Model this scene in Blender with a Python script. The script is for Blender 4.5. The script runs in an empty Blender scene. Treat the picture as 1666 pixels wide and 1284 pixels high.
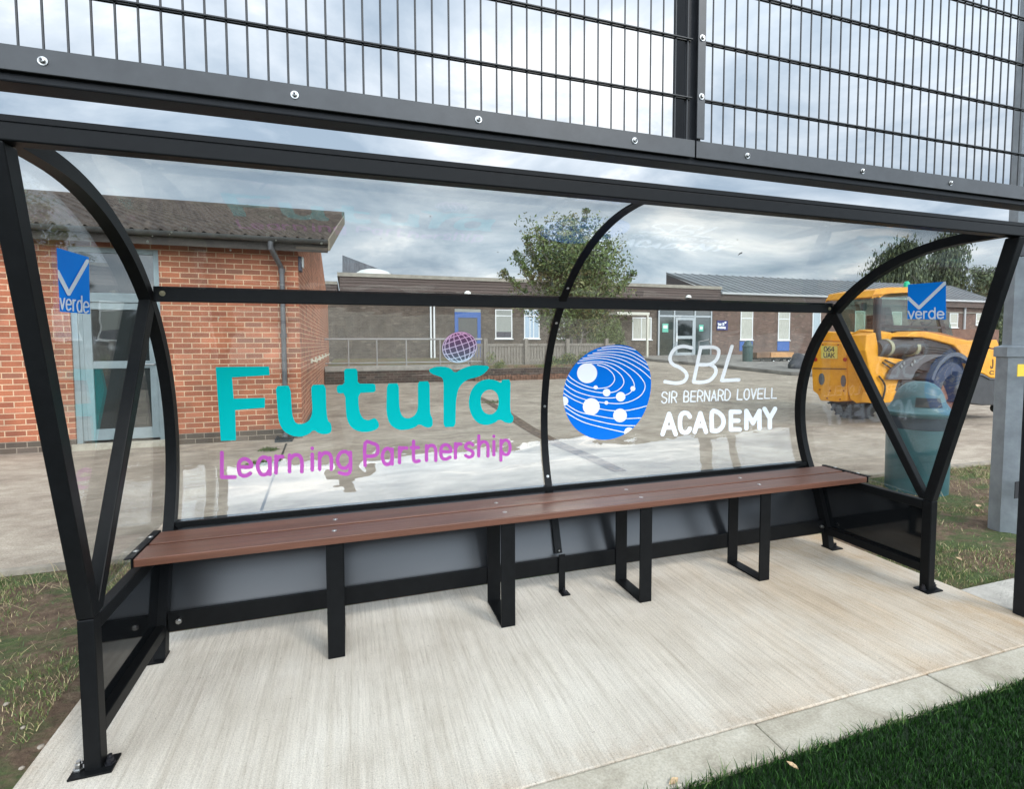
import bpy, bmesh, math, random
import numpy as np
from mathutils import Vector, Matrix
random.seed(7); np.random.seed(7)
S = bpy.context.scene
COL = S.collection
# ------------------------------------------------------------------ camera
CX, CY, F = 830.52, 603.85, 825.55
CAM = Vector((0.84927, -1.93167, 1.39695))
YAW, PIT, ROL = -0.308751, -0.0534295, 0.0036683
M3 = Matrix.Rotation(YAW, 3, 'Z') @ Matrix.Rotation(PIT, 3, 'X') @ Matrix.Rotation(ROL, 3, 'Y')
cd = bpy.data.cameras.new('camera'); cam = bpy.data.objects.new('camera', cd); COL.objects.link(cam)
right, fwd, up = M3 @ Vector((1, 0, 0)), M3 @ Vector((0, 1, 0)), M3 @ Vector((0, 0, 1))
cam.matrix_world = Matrix(((right.x, up.x, -fwd.x, CAM.x), (right.y, up.y, -fwd.y, CAM.y), (right.z, up.z, -fwd.z, CAM.z), (0, 0, 0, 1)))
cd.sensor_width = 36; cd.sensor_fit = 'HORIZONTAL'; cd.lens = F / 1666 * 36
cd.shift_x = (833 - CX) / 1666; cd.shift_y = -(642 - CY) / 1666
cd.clip_start = .05; cd.clip_end = 2000
S.camera = cam
# ------------------------------------------------------------------ world, sun, exposure
SUN_EL, SUN_AZ = math.radians(40), math.radians(150)      # azimuth from +Y clockwise
W = bpy.data.worlds.new('World'); S.world = W; W.use_nodes = True
nt = W.node_tree; N = nt.nodes; LK = nt.links; N.clear()
def wn(t, **k):
    n = N.new(t)
    for a, b in k.items(): setattr(n, a, b)
    return n
out = wn('ShaderNodeOutputWorld'); bg = wn('ShaderNodeBackground'); bg.inputs['Strength'].default_value = .1
sky = wn('ShaderNodeTexSky', sky_type='NISHITA', sun_disc=False, sun_elevation=SUN_EL, sun_rotation=SUN_AZ)
tc = wn('ShaderNodeTexCoord'); sep = wn('ShaderNodeSeparateXYZ'); LK.new(tc.outputs['Generated'], sep.inputs[0])
def wm(op, a, b=None, clamp=False):
    n = wn('ShaderNodeMath', operation=op, use_clamp=clamp)
    for i, v in enumerate((a, b)):
        if v is None: continue
        if isinstance(v, (int, float)): n.inputs[i].default_value = v
        else: LK.new(v, n.inputs[i])
    return n.outputs[0]
den = wm('ADD', wm('MAXIMUM', sep.outputs['Z'], 0.0), .16)
cb = wn('ShaderNodeCombineXYZ'); LK.new(wm('DIVIDE', sep.outputs['X'], den), cb.inputs[0]); LK.new(wm('DIVIDE', sep.outputs['Y'], den), cb.inputs[1])
cb.inputs[2].default_value = 3.3
n1 = wn('ShaderNodeTexNoise'); LK.new(cb.outputs[0], n1.inputs['Vector']); n1.inputs['Scale'].default_value = 1.15; n1.inputs['Detail'].default_value = 9; n1.inputs['Roughness'].default_value = .58; n1.inputs['Distortion'].default_value = .35
n2 = wn('ShaderNodeTexNoise'); LK.new(cb.outputs[0], n2.inputs['Vector']); n2.inputs['Scale'].default_value = .42; n2.inputs['Detail'].default_value = 3
cr = wn('ShaderNodeValToRGB'); LK.new(n1.outputs[0], cr.inputs[0])
e = cr.color_ramp.elements
e[0].position = .37; e[0].color = (3.5, 4.45, 5.5, 1)
e[1].position = .64; e[1].color = (10.6, 10.8, 10.9, 1)
for p, c in ((.46, (5.1, 6.0, 6.95, 1)), (.56, (7.1, 7.85, 8.6, 1))):
    x = e.new(p); x.color = c
cr2 = wn('ShaderNodeValToRGB'); LK.new(n2.outputs[0], cr2.inputs[0]); cr2.color_ramp.elements[0].position = .35; cr2.color_ramp.elements[0].color = (.86, .86, .87, 1); cr2.color_ramp.elements[1].position = .65; cr2.color_ramp.elements[1].color = (1.15, 1.15, 1.14, 1)
mu = wn('ShaderNodeMix', data_type='RGBA', blend_type='MULTIPLY'); mu.inputs[0].default_value = 1
LK.new(cr.outputs[0], mu.inputs[6]); LK.new(cr2.outputs[0], mu.inputs[7])
# overcast: brighter towards the zenith and towards the veiled sun behind the camera
g = wm('ADD', wm('MULTIPLY', wm('MAXIMUM', sep.outputs['Z'], 0.0), .56), .80)
g = wm('ADD', g, wm('MULTIPLY', wm('POWER', wm('MAXIMUM', wm('MULTIPLY', sep.outputs['Y'], -1), 0.0), 1.5), 4.9))
mg = wn('ShaderNodeMix', data_type='RGBA', blend_type='MULTIPLY'); mg.inputs[0].default_value = 1
LK.new(mu.outputs[2], mg.inputs[6]); LK.new(g, mg.inputs[7])
mx = wn('ShaderNodeMix', data_type='RGBA'); mx.inputs[0].default_value = .95
LK.new(sky.outputs[0], mx.inputs[6]); LK.new(mg.outputs[2], mx.inputs[7])
LK.new(mx.outputs[2], bg.inputs['Color']); LK.new(bg.outputs[0], out.inputs[0])
sl = bpy.data.lights.new('sun', 'SUN'); sl.energy = 1.2; sl.angle = math.radians(14); sl.color = (1, .93, .84)
so = bpy.data.objects.new('sun', sl); COL.objects.link(so)
sd = Vector((math.sin(SUN_AZ) * math.cos(SUN_EL), math.cos(SUN_AZ) * math.cos(SUN_EL), math.sin(SUN_EL)))
so.rotation_euler = sd.to_track_quat('Z', 'Y').to_euler(); so.location = (0, -20, 30)
S.view_settings.view_transform = 'Standard'; S.view_settings.look = 'None'; S.view_settings.exposure = .42; S.view_settings.gamma = 1
# ------------------------------------------------------------------ geometry of the view: points on real surfaces
def ray(u, v): return M3 @ Vector(((u - CX) / F, 1, -(v - CY) / F))
def PX(u, v, x): d = ray(u, v); return CAM + d * ((x - CAM.x) / d.x)
def PY(u, v, y): d = ray(u, v); return CAM + d * ((y - CAM.y) / d.y)
def terr(y): return 0.0 if y < 7 else min((y - 7) * .033, .56)
def PG(u, v):
    d = ray(u, v); z = 0
    for _ in range(60):
        if d.z >= -1e-6: break
        t = (z - CAM.z) / d.z; P = CAM + d * t; z = .5 * z + .5 * terr(P.y)
    return P
# ------------------------------------------------------------------ materials
MATS = {}
def nm(name):
    m = bpy.data.materials.new(name); m.use_nodes = True
    t = m.node_tree; b = t.nodes['Principled BSDF']; return m, t, b
def mat(name, c, rough=.6, metal=0, var=0, vs=8, bump=0, bs=40, c2=None, spec=None, stretch=None, detail=6):
    if name in MATS: return MATS[name]
    m, t, b = nm(name); b.inputs['Roughness'].default_value = rough; b.inputs['Metallic'].default_value = metal
    if spec is not None: b.inputs['Specular IOR Level'].default_value = spec
    b.inputs['Base Color'].default_value = (*c, 1)
    if var or bump or c2:
        geo = t.nodes.new('ShaderNodeNewGeometry'); vec = geo.outputs['Position']
        if stretch:
            mp = t.nodes.new('ShaderNodeMapping'); t.links.new(vec, mp.inputs[0]); mp.inputs['Scale'].default_value = stretch; vec = mp.outputs[0]
        if var or c2:
            n = t.nodes.new('ShaderNodeTexNoise'); n.inputs['Scale'].default_value = vs; n.inputs['Detail'].default_value = detail; n.inputs['Roughness'].default_value = .62; t.links.new(vec, n.inputs['Vector'])
            r = t.nodes.new('ShaderNodeValToRGB'); t.links.new(n.outputs[0], r.inputs[0])
            a = tuple(x * (1 - var) for x in c); d = c2 if c2 else tuple(min(1, x * (1 + var)) for x in c)
            r.color_ramp.elements[0].position = .33; r.color_ramp.elements[0].color = (*a, 1); r.color_ramp.elements[1].position = .67; r.color_ramp.elements[1].color = (*d, 1)
            t.links.new(r.outputs[0], b.inputs['Base Color'])
        if bump:
            n = t.nodes.new('ShaderNodeTexNoise'); n.inputs['Scale'].default_value = bs; n.inputs['Detail'].default_value = 5; t.links.new(vec, n.inputs['Vector'])
            bp = t.nodes.new('ShaderNodeBump'); bp.inputs['Strength'].default_value = bump; bp.inputs['Distance'].default_value = .02; t.links.new(n.outputs[0], bp.inputs['Height']); t.links.new(bp.outputs[0], b.inputs['Normal'])
    MATS[name] = m; return m
def nodes_of(t):
    def nd(typ, **k):
        n = t.nodes.new(typ)
        for a, b in k.items(): setattr(n, a, b)
        return n
    return nd
def ramp(t, src, stops):
    r = t.nodes.new('ShaderNodeValToRGB'); t.links.new(src, r.inputs[0]); el = r.color_ramp.elements
    el[0].position, el[0].color = stops[0][0], (*stops[0][1], 1); el[1].position, el[1].color = stops[-1][0], (*stops[-1][1], 1)
    for p, c in stops[1:-1]: x = el.new(p); x.color = (*c, 1)
    return r.outputs[0]
def noise(t, vec, scale, detail=6, rough=.6, dist=0):
    n = t.nodes.new('ShaderNodeTexNoise'); n.inputs['Scale'].default_value = scale; n.inputs['Detail'].default_value = detail; n.inputs['Roughness'].default_value = rough; n.inputs['Distortion'].default_value = dist
    t.links.new(vec, n.inputs['Vector']); return n.outputs[0]
def mapping(t, vec, scale=(1, 1, 1), rot=(0, 0, 0), loc=(0, 0, 0)):
    m = t.nodes.new('ShaderNodeMapping'); t.links.new(vec, m.inputs[0]); m.inputs['Scale'].default_value = scale; m.inputs['Rotation'].default_value = rot; m.inputs['Location'].default_value = loc; return m.outputs[0]
def mixc(t, fac, a, b, blend='MIX'):
    m = t.nodes.new('ShaderNodeMix'); m.data_type = 'RGBA'; m.blend_type = blend
    for i, v in ((0, fac), (6, a), (7, b)):
        if isinstance(v, (int, float)): m.inputs[i].default_value = v
        elif isinstance(v, tuple): m.inputs[i].default_value = (*v, 1)
        else: t.links.new(v, m.inputs[i])
    return m.outputs[2]
def mth(t, op, a, b=None, clamp=False):
    m = t.nodes.new('ShaderNodeMath'); m.operation = op; m.use_clamp = clamp
    for i, v in enumerate((a, b)):
        if v is None: continue
        if isinstance(v, (int, float)): m.inputs[i].default_value = v
        else: t.links.new(v, m.inputs[i])
    return m.outputs[0]
def bump(t, b, h, strength=.5, dist=.01):
    bp = t.nodes.new('ShaderNodeBump'); bp.inputs['Strength'].default_value = strength; bp.inputs['Distance'].default_value = dist
    t.links.new(h, bp.inputs['Height']); t.links.new(bp.outputs[0], b.inputs['Normal'])
def pos(t): return t.nodes.new('ShaderNodeNewGeometry').outputs['Position']

def brick(name, c1, c2, mortar, w=.225, h=.075, ms=.012, along='x', grime=.25):
    m, t, b = nm(name); p = pos(t)
    s = t.nodes.new('ShaderNodeSeparateXYZ'); t.links.new(p, s.inputs[0]); c = t.nodes.new('ShaderNodeCombineXYZ')
    t.links.new(s.outputs[0 if along == 'x' else 1], c.inputs[0]); t.links.new(s.outputs[2], c.inputs[1])
    bt = t.nodes.new('ShaderNodeTexBrick'); t.links.new(c.outputs[0], bt.inputs['Vector'])
    for k, v in (('Scale', 1), ('Brick Width', w), ('Row Height', h), ('Mortar Size', ms * .5), ('Mortar Smooth', .2), ('Bias', -.1)): bt.inputs[k].default_value = v
    sx, sz = s.outputs[0 if along == 'x' else 1], s.outputs[2]; row = mth(t, 'FLOOR', mth(t, 'DIVIDE', sz, h)); par = mth(t, 'FLOORED_MODULO', mth(t, 'ADD', row, 1), 2)
    colx = mth(t, 'FLOOR', mth(t, 'ADD', mth(t, 'DIVIDE', sx, w), mth(t, 'MULTIPLY', par, .5))); cc_ = t.nodes.new('ShaderNodeCombineXYZ'); t.links.new(colx, cc_.inputs[0]); t.links.new(row, cc_.inputs[1])
    wnz = t.nodes.new('ShaderNodeTexWhiteNoise'); wnz.noise_dimensions = '2D'; t.links.new(cc_.outputs[0], wnz.inputs['Vector'])
    pale = tuple(min(1, a * 1.25 + .02) for a in c1); mud = tuple(a * .7 + b_ * .12 for a, b_ in zip(c2, (.4, .35, .25)))
    bcol = ramp(t, wnz.outputs['Value'], [(0, mud), (.18, c2), (.5, c1), (.82, tuple((a + b_) / 2 for a, b_ in zip(c1, c2))), (1, pale)])
    for k_ in ('Color1', 'Color2'): t.links.new(bcol, bt.inputs[k_])
    bt.inputs['Mortar'].default_value = (*mortar, 1)
    n = noise(t, p, 2.2, 6); g_ = ramp(t, n, [(.35, (1 - grime,) * 3), (.65, (1.08, 1.06, 1.04))])
    col = mixc(t, 1.0, bt.outputs['Color'], g_, 'MULTIPLY')
    f = ramp(t, noise(t, p, 60, 4), [(.35, (.88,) * 3), (.65, (1.08,) * 3)])
    col = mixc(t, 1.0, col, f, 'MULTIPLY'); t.links.new(col, b.inputs['Base Color']); b.inputs['Roughness'].default_value = .9
    bump(t, b, mth(t, 'SUBTRACT', noise(t, p, 90, 3), mth(t, 'MULTIPLY', bt.outputs['Fac'], 2.0)), .5, .006)
    return m
FRAME = mat('black_powder_coat', (.006, .0065, .007), .42, spec=.11, var=.15, vs=30, bump=.05, bs=500)
FRAME_G = mat('grey_steel_panel', (.018, .019, .0205), .28, spec=.6, var=.12, vs=4)
GLOSSBLK = mat('glossy_black_panel', (.006, .007, .008), .06)
BOLT = mat('zinc_bolt', (.42, .42, .41), .34, 1)
DARKBOLT = mat('dark_bolt', (.03, .03, .035), .35, .6)
GALV = mat('galvanised_steel', (.30, .33, .35), .55, .35, var=.16, vs=9)
WHITEP = mat('white_paint', (.72, .72, .70), .5)
GREYP = mat('grey_painted_frame', (.24, .28, .29), .45, var=.08, vs=6)
DARKGL = None
def glass_dark(name, c=(.02, .024, .024), rough=.04):
    m, t, b = nm(name); b.inputs['Base Color'].default_value = (*c, 1); b.inputs['Roughness'].default_value = rough; b.inputs['Specular IOR Level'].default_value = .7; return m
DARKGL = glass_dark('window_glass'); CABGL = glass_dark('tinted_cab_glass', (.012, .022, .018), .06)
def clear(name, tint=(.93, .945, .94), f0=.064, wav=.55, dist=.01, rough=.008, haze=.004, scale=(1.2, 1.2, 5)):
    m, t, b = nm(name); t.nodes.remove(b); o = t.nodes['Material Output']
    g_ = t.nodes.new('ShaderNodeNewGeometry')
    tr = t.nodes.new('ShaderNodeBsdfTransparent'); tr.inputs[0].default_value = (*tint, 1)
    gl = t.nodes.new('ShaderNodeBsdfGlossy'); gl.inputs['Roughness'].default_value = rough
    df = t.nodes.new('ShaderNodeBsdfDiffuse'); df.inputs[0].default_value = (.75, .77, .78, 1)
    bp = t.nodes.new('ShaderNodeBump'); bp.inputs['Strength'].default_value = wav; bp.inputs['Distance'].default_value = dist
    t.links.new(noise(t, mapping(t, g_.outputs['Position'], scale), 1.0, 2, .5, .6), bp.inputs['Height']); t.links.new(bp.outputs[0], gl.inputs['Normal'])
    dt = t.nodes.new('ShaderNodeVectorMath'); dt.operation = 'DOT_PRODUCT'; t.links.new(g_.outputs['Incoming'], dt.inputs[0]); t.links.new(g_.outputs['Normal'], dt.inputs[1])
    c = mth(t, 'ABSOLUTE', dt.outputs['Value']); q = mth(t, 'POWER', mth(t, 'SUBTRACT', 1.0, c, True), 5.0)
    fac = mth(t, 'ADD', mth(t, 'MULTIPLY', q, 1 - f0), f0, True)
    dm = t.nodes.new('ShaderNodeMixShader')
    sm = noise(t, g_.outputs['Position'], 7, 7, .7); hz = mth(t, 'MULTIPLY', ramp(t, sm, [(.4, (.4,) * 3), (.75, (2.2,) * 3)]), haze)
    t.links.new(hz, dm.inputs[0]); t.links.new(tr.outputs[0], dm.inputs[1]); t.links.new(df.outputs[0], dm.inputs[2])
    mx_ = t.nodes.new('ShaderNodeMixShader'); t.links.new(fac, mx_.inputs[0]); t.links.new(dm.outputs[0], mx_.inputs[1]); t.links.new(gl.outputs[0], mx_.inputs[2])
    t.links.new(mx_.outputs[0], o.inputs['Surface']); return m
SHEET = clear('polycarbonate_sheet'); SIDESHEET = clear('polycarbonate_side', (.95, .96, .955), .055, .15, .008)
# ------------------------------------------------------------------ mesh helpers
def link(name, me, m=None, parent=None, smooth=False):
    o = bpy.data.objects.new(name, me); COL.objects.link(o)
    if m is not None:
        for k in (m if isinstance(m, (list, tuple)) else [m]): me.materials.append(k)
    if smooth:
        for p in me.polygons: p.use_smooth = True
    if parent is not None:
        o.parent = parent; o.matrix_parent_inverse = parent_inv(parent)
    return o
def parent_inv(p):
    m = Matrix.LocRotScale(p.location, p.rotation_euler, None)
    if p.parent is not None: m = p.matrix_parent_inverse @ m; q = p.parent; m = Matrix.LocRotScale(q.location, q.rotation_euler, None) @ m
    return m.inverted()
class MB:
    def __init__(s): s.v = []; s.f = []; s.mi = []
    def add(s, vs, fs, mi=0):
        b = len(s.v); s.v += [tuple(x) for x in vs]; s.f += [tuple(i + b for i in f) for f in fs]; s.mi += [mi] * len(fs); return s
    def box(s, a, b, mi=0):
        x0, y0, z0 = [min(p, q) for p, q in zip(a, b)]; x1, y1, z1 = [max(p, q) for p, q in zip(a, b)]
        return s.add([(x0, y0, z0), (x1, y0, z0), (x1, y1, z0), (x0, y1, z0), (x0, y0, z1), (x1, y0, z1), (x1, y1, z1), (x0, y1, z1)],
                     [(0, 3, 2, 1), (4, 5, 6, 7), (0, 1, 5, 4), (1, 2, 6, 5), (2, 3, 7, 6), (3, 0, 4, 7)], mi)
    def prism(s, pts, d, mi=0):      # pts: 3D polygon, d: extrusion vector
        n = len(pts); d = Vector(d); a = [Vector(p) for p in pts]; b = [p + d for p in a]
        nn = Vector((0, 0, 0))
        for i in range(n): nn += a[i].cross(a[(i + 1) % n])
        if nn.dot(d) > 0: f0 = tuple(range(n))[::-1]; f1 = tuple(range(n, 2 * n)); side = [(i, (i + 1) % n, n + (i + 1) % n, n + i) for i in range(n)]
        else: f0 = tuple(range(n)); f1 = tuple(range(n, 2 * n))[::-1]; side = [(n + i, n + (i + 1) % n, (i + 1) % n, i) for i in range(n)]
        return s.add(a + b, [f0, f1] + side, mi)
    def bar(s, a, b, w, h, upv=(0, 0, 1), mi=0):   # rectangular section bar from a to b
        a, b = Vector(a), Vector(b); d = (b - a).normalized(); u = Vector(upv); r = d.cross(u).normalized(); u = r.cross(d).normalized()
        q = [r * w / 2 + u * h / 2, -r * w / 2 + u * h / 2, -r * w / 2 - u * h / 2, r * w / 2 - u * h / 2]
        return s.add([a + k for k in q] + [b + k for k in q], [(0, 1, 2, 3), (7, 6, 5, 4), (0, 4, 5, 1), (1, 5, 6, 2), (2, 6, 7, 3), (3, 7, 4, 0)], mi)
    def tube(s, pts, r, n=8, mi=0, cap=True):
        pts = [Vector(p) for p in pts]; rs = r if isinstance(r, (list, tuple)) else [r] * len(pts); b = len(s.v); pr = None
        for i, p in enumerate(pts):
            d = (pts[min(i + 1, len(pts) - 1)] - pts[max(i - 1, 0)]).normalized()
            ref = pr if pr is not None else (Vector((0, 0, 1)) if abs(d.z) < .9 else Vector((1, 0, 0)))
            x = (ref - d * ref.dot(d)).normalized(); pr = x; y = d.cross(x)
            for k in range(n): a = 2 * math.pi * k / n; s.v.append(tuple(p + (x * math.cos(a) + y * math.sin(a)) * rs[i]))
        for i in range(len(pts) - 1):
            for k in range(n): s.f.append((b + i * n + k, b + i * n + (k + 1) % n, b + (i + 1) * n + (k + 1) % n, b + (i + 1) * n + k)); s.mi.append(mi)
        if cap:
            s.f.append(tuple(b + k for k in range(n))[::-1]); s.f.append(tuple(b + (len(pts) - 1) * n + k for k in range(n))); s.mi += [mi, mi]
        return s
    def lathe(s, c, prof, n=24, axis='z', mi=0):
        b = len(s.v); c = Vector(c)
        for r, h in prof:
            for k in range(n):
                a = 2 * math.pi * k / n; x, y = r * math.cos(a), r * math.sin(a)
                s.v.append(tuple(c + (Vector((x, y, h)) if axis == 'z' else Vector((x, h, y)) if axis == 'y' else Vector((h, x, y)))))
        for i in range(len(prof) - 1):
            for k in range(n):
                q = (b + i * n + k, b + i * n + (k + 1) % n, b + (i + 1) * n + (k + 1) % n, b + (i + 1) * n + k)
                s.f.append(q if axis != 'y' else q[::-1]); s.mi.append(mi)
        return s
    def build(s, name, m=None, parent=None, smooth=False, bevel=0, seg=2, auto=False):
        me = bpy.data.meshes.new(name); me.from_pydata(s.v, [], s.f); me.update()
        if any(s.mi): me.polygons.foreach_set('material_index', s.mi)
        o = link(name, me, m, parent, smooth)
        if bevel:
            md = o.modifiers.new('bevel', 'BEVEL'); md.width = bevel; md.segments = seg; md.limit_method = 'ANGLE'; md.angle_limit = math.radians(40)
        if auto:
            for p in me.polygons: p.use_smooth = True
            me.set_sharp_from_angle(angle=math.radians(35))
        return o
def tag(o, label=None, cat=None, group=None, kind=None):
    for k, v in (('label', label), ('category', cat), ('group', group), ('kind', kind)):
        if v: o[k] = v
    return o
def thing(name, label, cat, loc=(0, 0, 0), group=None):
    o = bpy.data.objects.new(name, None); COL.objects.link(o); o.location = loc; o.empty_display_size = .2
    return tag(o, label, cat, group)
def struct(name, mb, m, **k): o = mb.build(name, m, **k); o['kind'] = 'structure'; return o
# ------------------------------------------------------------------ vinyl lettering: signed-distance shapes meshed on a surface
def chaikin(p, it=2, closed=True):
    for _ in range(it):
        q = []; n = len(p); rng = range(n if closed else n - 1)
        if not closed: q.append(p[0])
        for i in rng:
            a, b = p[i], p[(i + 1) % n]
            q += [(a[0] * .75 + b[0] * .25, a[1] * .75 + b[1] * .25), (a[0] * .25 + b[0] * .75, a[1] * .25 + b[1] * .75)]
        if not closed: q.append(p[-1])
        p = q
    return p
def spline(p, k=6):
    o = []; n = len(p)
    for i in range(n - 1):
        p0, p1, p2, p3 = p[max(i - 1, 0)], p[i], p[i + 1], p[min(i + 2, n - 1)]
        for j in range(k):
            t = j / k; o.append(tuple(.5 * (2 * b + (c - a) * t + (2 * a - 5 * b + 4 * c - d) * t * t + (3 * b - a - 3 * c + d) * t ** 3) for a, b, c, d in zip(p0, p1, p2, p3)))
    o.append(p[-1]); return o
def seg_d(X, Y, a, b):
    ax, ay = a; bx, by = b; dx, dy = bx - ax, by - ay; L = dx * dx + dy * dy + 1e-12
    t = np.clip(((X - ax) * dx + (Y - ay) * dy) / L, 0, 1); return np.hypot(X - ax - t * dx, Y - ay - t * dy)
def field(X, Y, shapes):
    D = np.full(X.shape, 1e3)
    for s in shapes:
        k = s[0]
        if k in ('poly', 'hole', 'clip'):
            p = s[1]; d = np.full(X.shape, 1e3); ins = np.zeros(X.shape, bool)
            for i in range(len(p)):
                a, b = p[i], p[(i + 1) % len(p)]; d = np.minimum(d, seg_d(X, Y, a, b))
                if a[1] != b[1]:
                    c = ((a[1] > Y) != (b[1] > Y)) & (X < (b[0] - a[0]) * (Y - a[1]) / (b[1] - a[1]) + a[0]); ins ^= c
            d = np.where(ins, -d, d)
            D = np.minimum(D, d) if k == 'poly' else np.maximum(D, -d) if k == 'hole' else np.maximum(D, d)
        elif k == 'line':
            for i in range(len(s[1]) - 1): D = np.minimum(D, seg_d(X, Y, s[1][i], s[1][i + 1]) - s[2] / 2)
        elif k == 'cut':
            for i in range(len(s[1]) - 1): D = np.maximum(D, s[2] / 2 - seg_d(X, Y, s[1][i], s[1][i + 1]))
        elif k == 'dot': D = np.minimum(D, np.hypot(X - s[1][0], Y - s[1][1]) - s[2])
    return D
def decal(name, shapes, box, step, mp, m, parent=None):
    x0, y0, x1, y1 = box; nx, ny = int((x1 - x0) / step) + 2, int((y1 - y0) / step) + 2
    gx = x0 + np.arange(nx) * step; gy = y0 + np.arange(ny) * step; X, Y = np.meshgrid(gx, gy); D = field(X, Y, shapes)
    D = np.where(np.abs(D) < 1e-4, 1e-4, D)
    V = []; idx = {}; Fs = []
    def vid(key, p):
        if key not in idx: idx[key] = len(V); V.append(p)
        return idx[key]
    neg = D < 0
    c4 = neg[:-1, :-1].astype(int) + neg[:-1, 1:] + neg[1:, 1:] + neg[1:, :-1]
    for j, i in zip(*np.nonzero(c4)):
        j = int(j); i = int(i)
        cs = [(i, j), (i + 1, j), (i + 1, j + 1), (i, j + 1)]; f = []
        for k in range(4):
            a, b = cs[k], cs[(k + 1) % 4]; da, db = D[a[1], a[0]], D[b[1], b[0]]
            if da < 0: f.append(vid(a, (gx[a[0]], gy[a[1]])))
            if (da < 0) != (db < 0):
                t = da / (da - db); key = (min(a, b), max(a, b)); f.append(vid(key, (gx[a[0]] * (1 - t) + gx[b[0]] * t, gy[a[1]] * (1 - t) + gy[b[1]] * t)))
        if len(f) >= 3: Fs.append(f)
    pts = mp(np.array(V)) if len(V) else []
    me = bpy.data.meshes.new(name); me.from_pydata([tuple(p) for p in pts], [], Fs); me.update()
    return link(name, me, m, parent)
G = {  # single-stroke letters: unit box, y up from the baseline
 'A': [[(0, 0), (.5, 1), (1, 0)], [(.2, .33), (.8, .33)]], 'B': [[(0, 0), (0, 1), (.6, 1), (.85, .88), (.85, .65), (.6, .53), (0, .53)], [(.6, .53), (.95, .4), (.95, .13), (.6, 0), (0, 0)]],
 'C': [[(1, .82), (.75, 1), (.25, 1), (0, .75), (0, .25), (.25, 0), (.75, 0), (1, .18)]], 'D': [[(0, 0), (0, 1), (.55, 1), (1, .7), (1, .3), (.55, 0), (0, 0)]],
 'E': [[(1, 1), (0, 1), (0, 0), (1, 0)], [(0, .5), (.85, .5)]], 'I': [[(.5, 0), (.5, 1)]], 'J': [[(.9, 1), (.9, .25), (.6, 0), (.25, 0), (0, .2)]], 'K': [[(0, 0), (0, 1)], [(1, 1), (0, .42)], [(.3, .6), (1, 0)]],
 'L': [[(0, 1), (0, 0), (1, 0)]], 'M': [[(0, 0), (0, 1), (.5, .3), (1, 1), (1, 0)]], 'N': [[(0, 0), (0, 1), (1, 0), (1, 1)]], 'O': [[(.3, 1), (.7, 1), (1, .75), (1, .25), (.7, 0), (.3, 0), (0, .25), (0, .75), (.3, 1)]],
 'P': [[(0, 0), (0, 1), (.6, 1), (1, .88), (1, .55), (.6, .42), (0, .42)]], 'R': [[(0, 0), (0, 1), (.6, 1), (.95, .88), (.95, .6), (.6, .47), (0, .47)], [(.5, .47), (1, 0)]],
 'S': [[(1, .85), (.75, 1), (.25, 1), (0, .8), (.1, .6), (.9, .42), (1, .2), (.75, 0), (.25, 0), (0, .15)]], 'U': [[(0, 1), (0, .25), (.25, 0), (.75, 0), (1, .25), (1, 1)]], 'V': [[(0, 1), (.5, 0), (1, 1)]], 'Y': [[(0, 1), (.5, .48), (1, 1)], [(.5, .48), (.5, 0)]],
 '6': [[(.9, 1), (.4, .9), (0, .5), (0, .25), (.25, 0), (.75, 0), (1, .25), (.75, .55), (.25, .55), (0, .35)]], '4': [[(.75, 0), (.75, 1), (0, .35), (1, .35)]], '1': [[(.2, .8), (.55, 1), (.55, 0)]],
 'a': [[(1, .68), (1, 0)], [(1, .5), (.7, .7), (.25, .66), (0, .35), (.25, .02), (.7, 0), (1, .2)]], 'c': [[(1, .55), (.6, .7), (.2, .62), (0, .35), (.2, .06), (.6, 0), (1, .12)]],
 'd': [[(1, 1), (1, 0)], [(1, .5), (.7, .7), (.25, .66), (0, .35), (.25, .02), (.7, 0), (1, .2)]], 'e': [[(0, .37), (1, .37), (.9, .6), (.5, .7), (.12, .6), (0, .35), (.15, .06), (.55, 0), (.95, .1)]],
 'g': [[(1, .68), (1, -.1), (.7, -.28), (.15, -.22)], [(1, .5), (.7, .7), (.25, .66), (0, .35), (.25, .02), (.7, 0), (1, .2)]], 'h': [[(0, 0), (0, 1)], [(0, .5), (.35, .7), (.8, .68), (1, .45), (1, 0)]],
 'i': [[(.5, 0), (.5, .68)], [(.5, .93), (.5, .94)]], 'm': [[(0, 0), (0, .7)], [(0, .5), (.25, .7), (.5, .5), (.5, 0)], [(.5, .5), (.75, .7), (1, .5), (1, 0)]], 'n': [[(0, 0), (0, .7)], [(0, .5), (.35, .7), (.8, .68), (1, .45), (1, 0)]],
 'p': [[(0, -.3), (0, .7)], [(0, .5), (.35, .7), (.8, .66), (1, .35), (.8, .02), (.35, 0), (0, .2)]], 'r': [[(0, 0), (0, .7)], [(0, .45), (.35, .68), (.9, .68)]],
 's': [[(.95, .6), (.6, .7), (.15, .64), (.08, .45), (.9, .28), (.9, .08), (.5, 0), (.05, .08)]], 't': [[(.3, .95), (.3, .15), (.55, 0), (1, .04)], [(0, .66), (.9, .66)]], 'y': [[(0, .7), (.5, 0)], [(1, .7), (.35, -.28), (.05, -.28)]], 'v': [[(0, .7), (.5, 0), (1, .7)]], 'o': [[(.5, .7), (.1, .6), (0, .35), (.1, .08), (.5, 0), (.9, .08), (1, .35), (.9, .6), (.5, .7)]]}
G['0'] = G['O']
WD = {'I': .2, 'i': .15, 'M': 1.15, 'm': 1.3, 'r': .65, 't': .65, '1': .6}
def glyph(ch, x0, x1, yb, h, w, slant=0, flip=True):
    s = []
    for st in G[ch]:
        if len(st) > 3: st = spline(st, 3) if ch not in 'AEFKLMNVY' else st
        s.append(('line', [(x0 + (x1 - x0) * a + slant * b * h, yb - b * h if flip else yb + b * h) for a, b in st], w))
    return s
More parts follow.
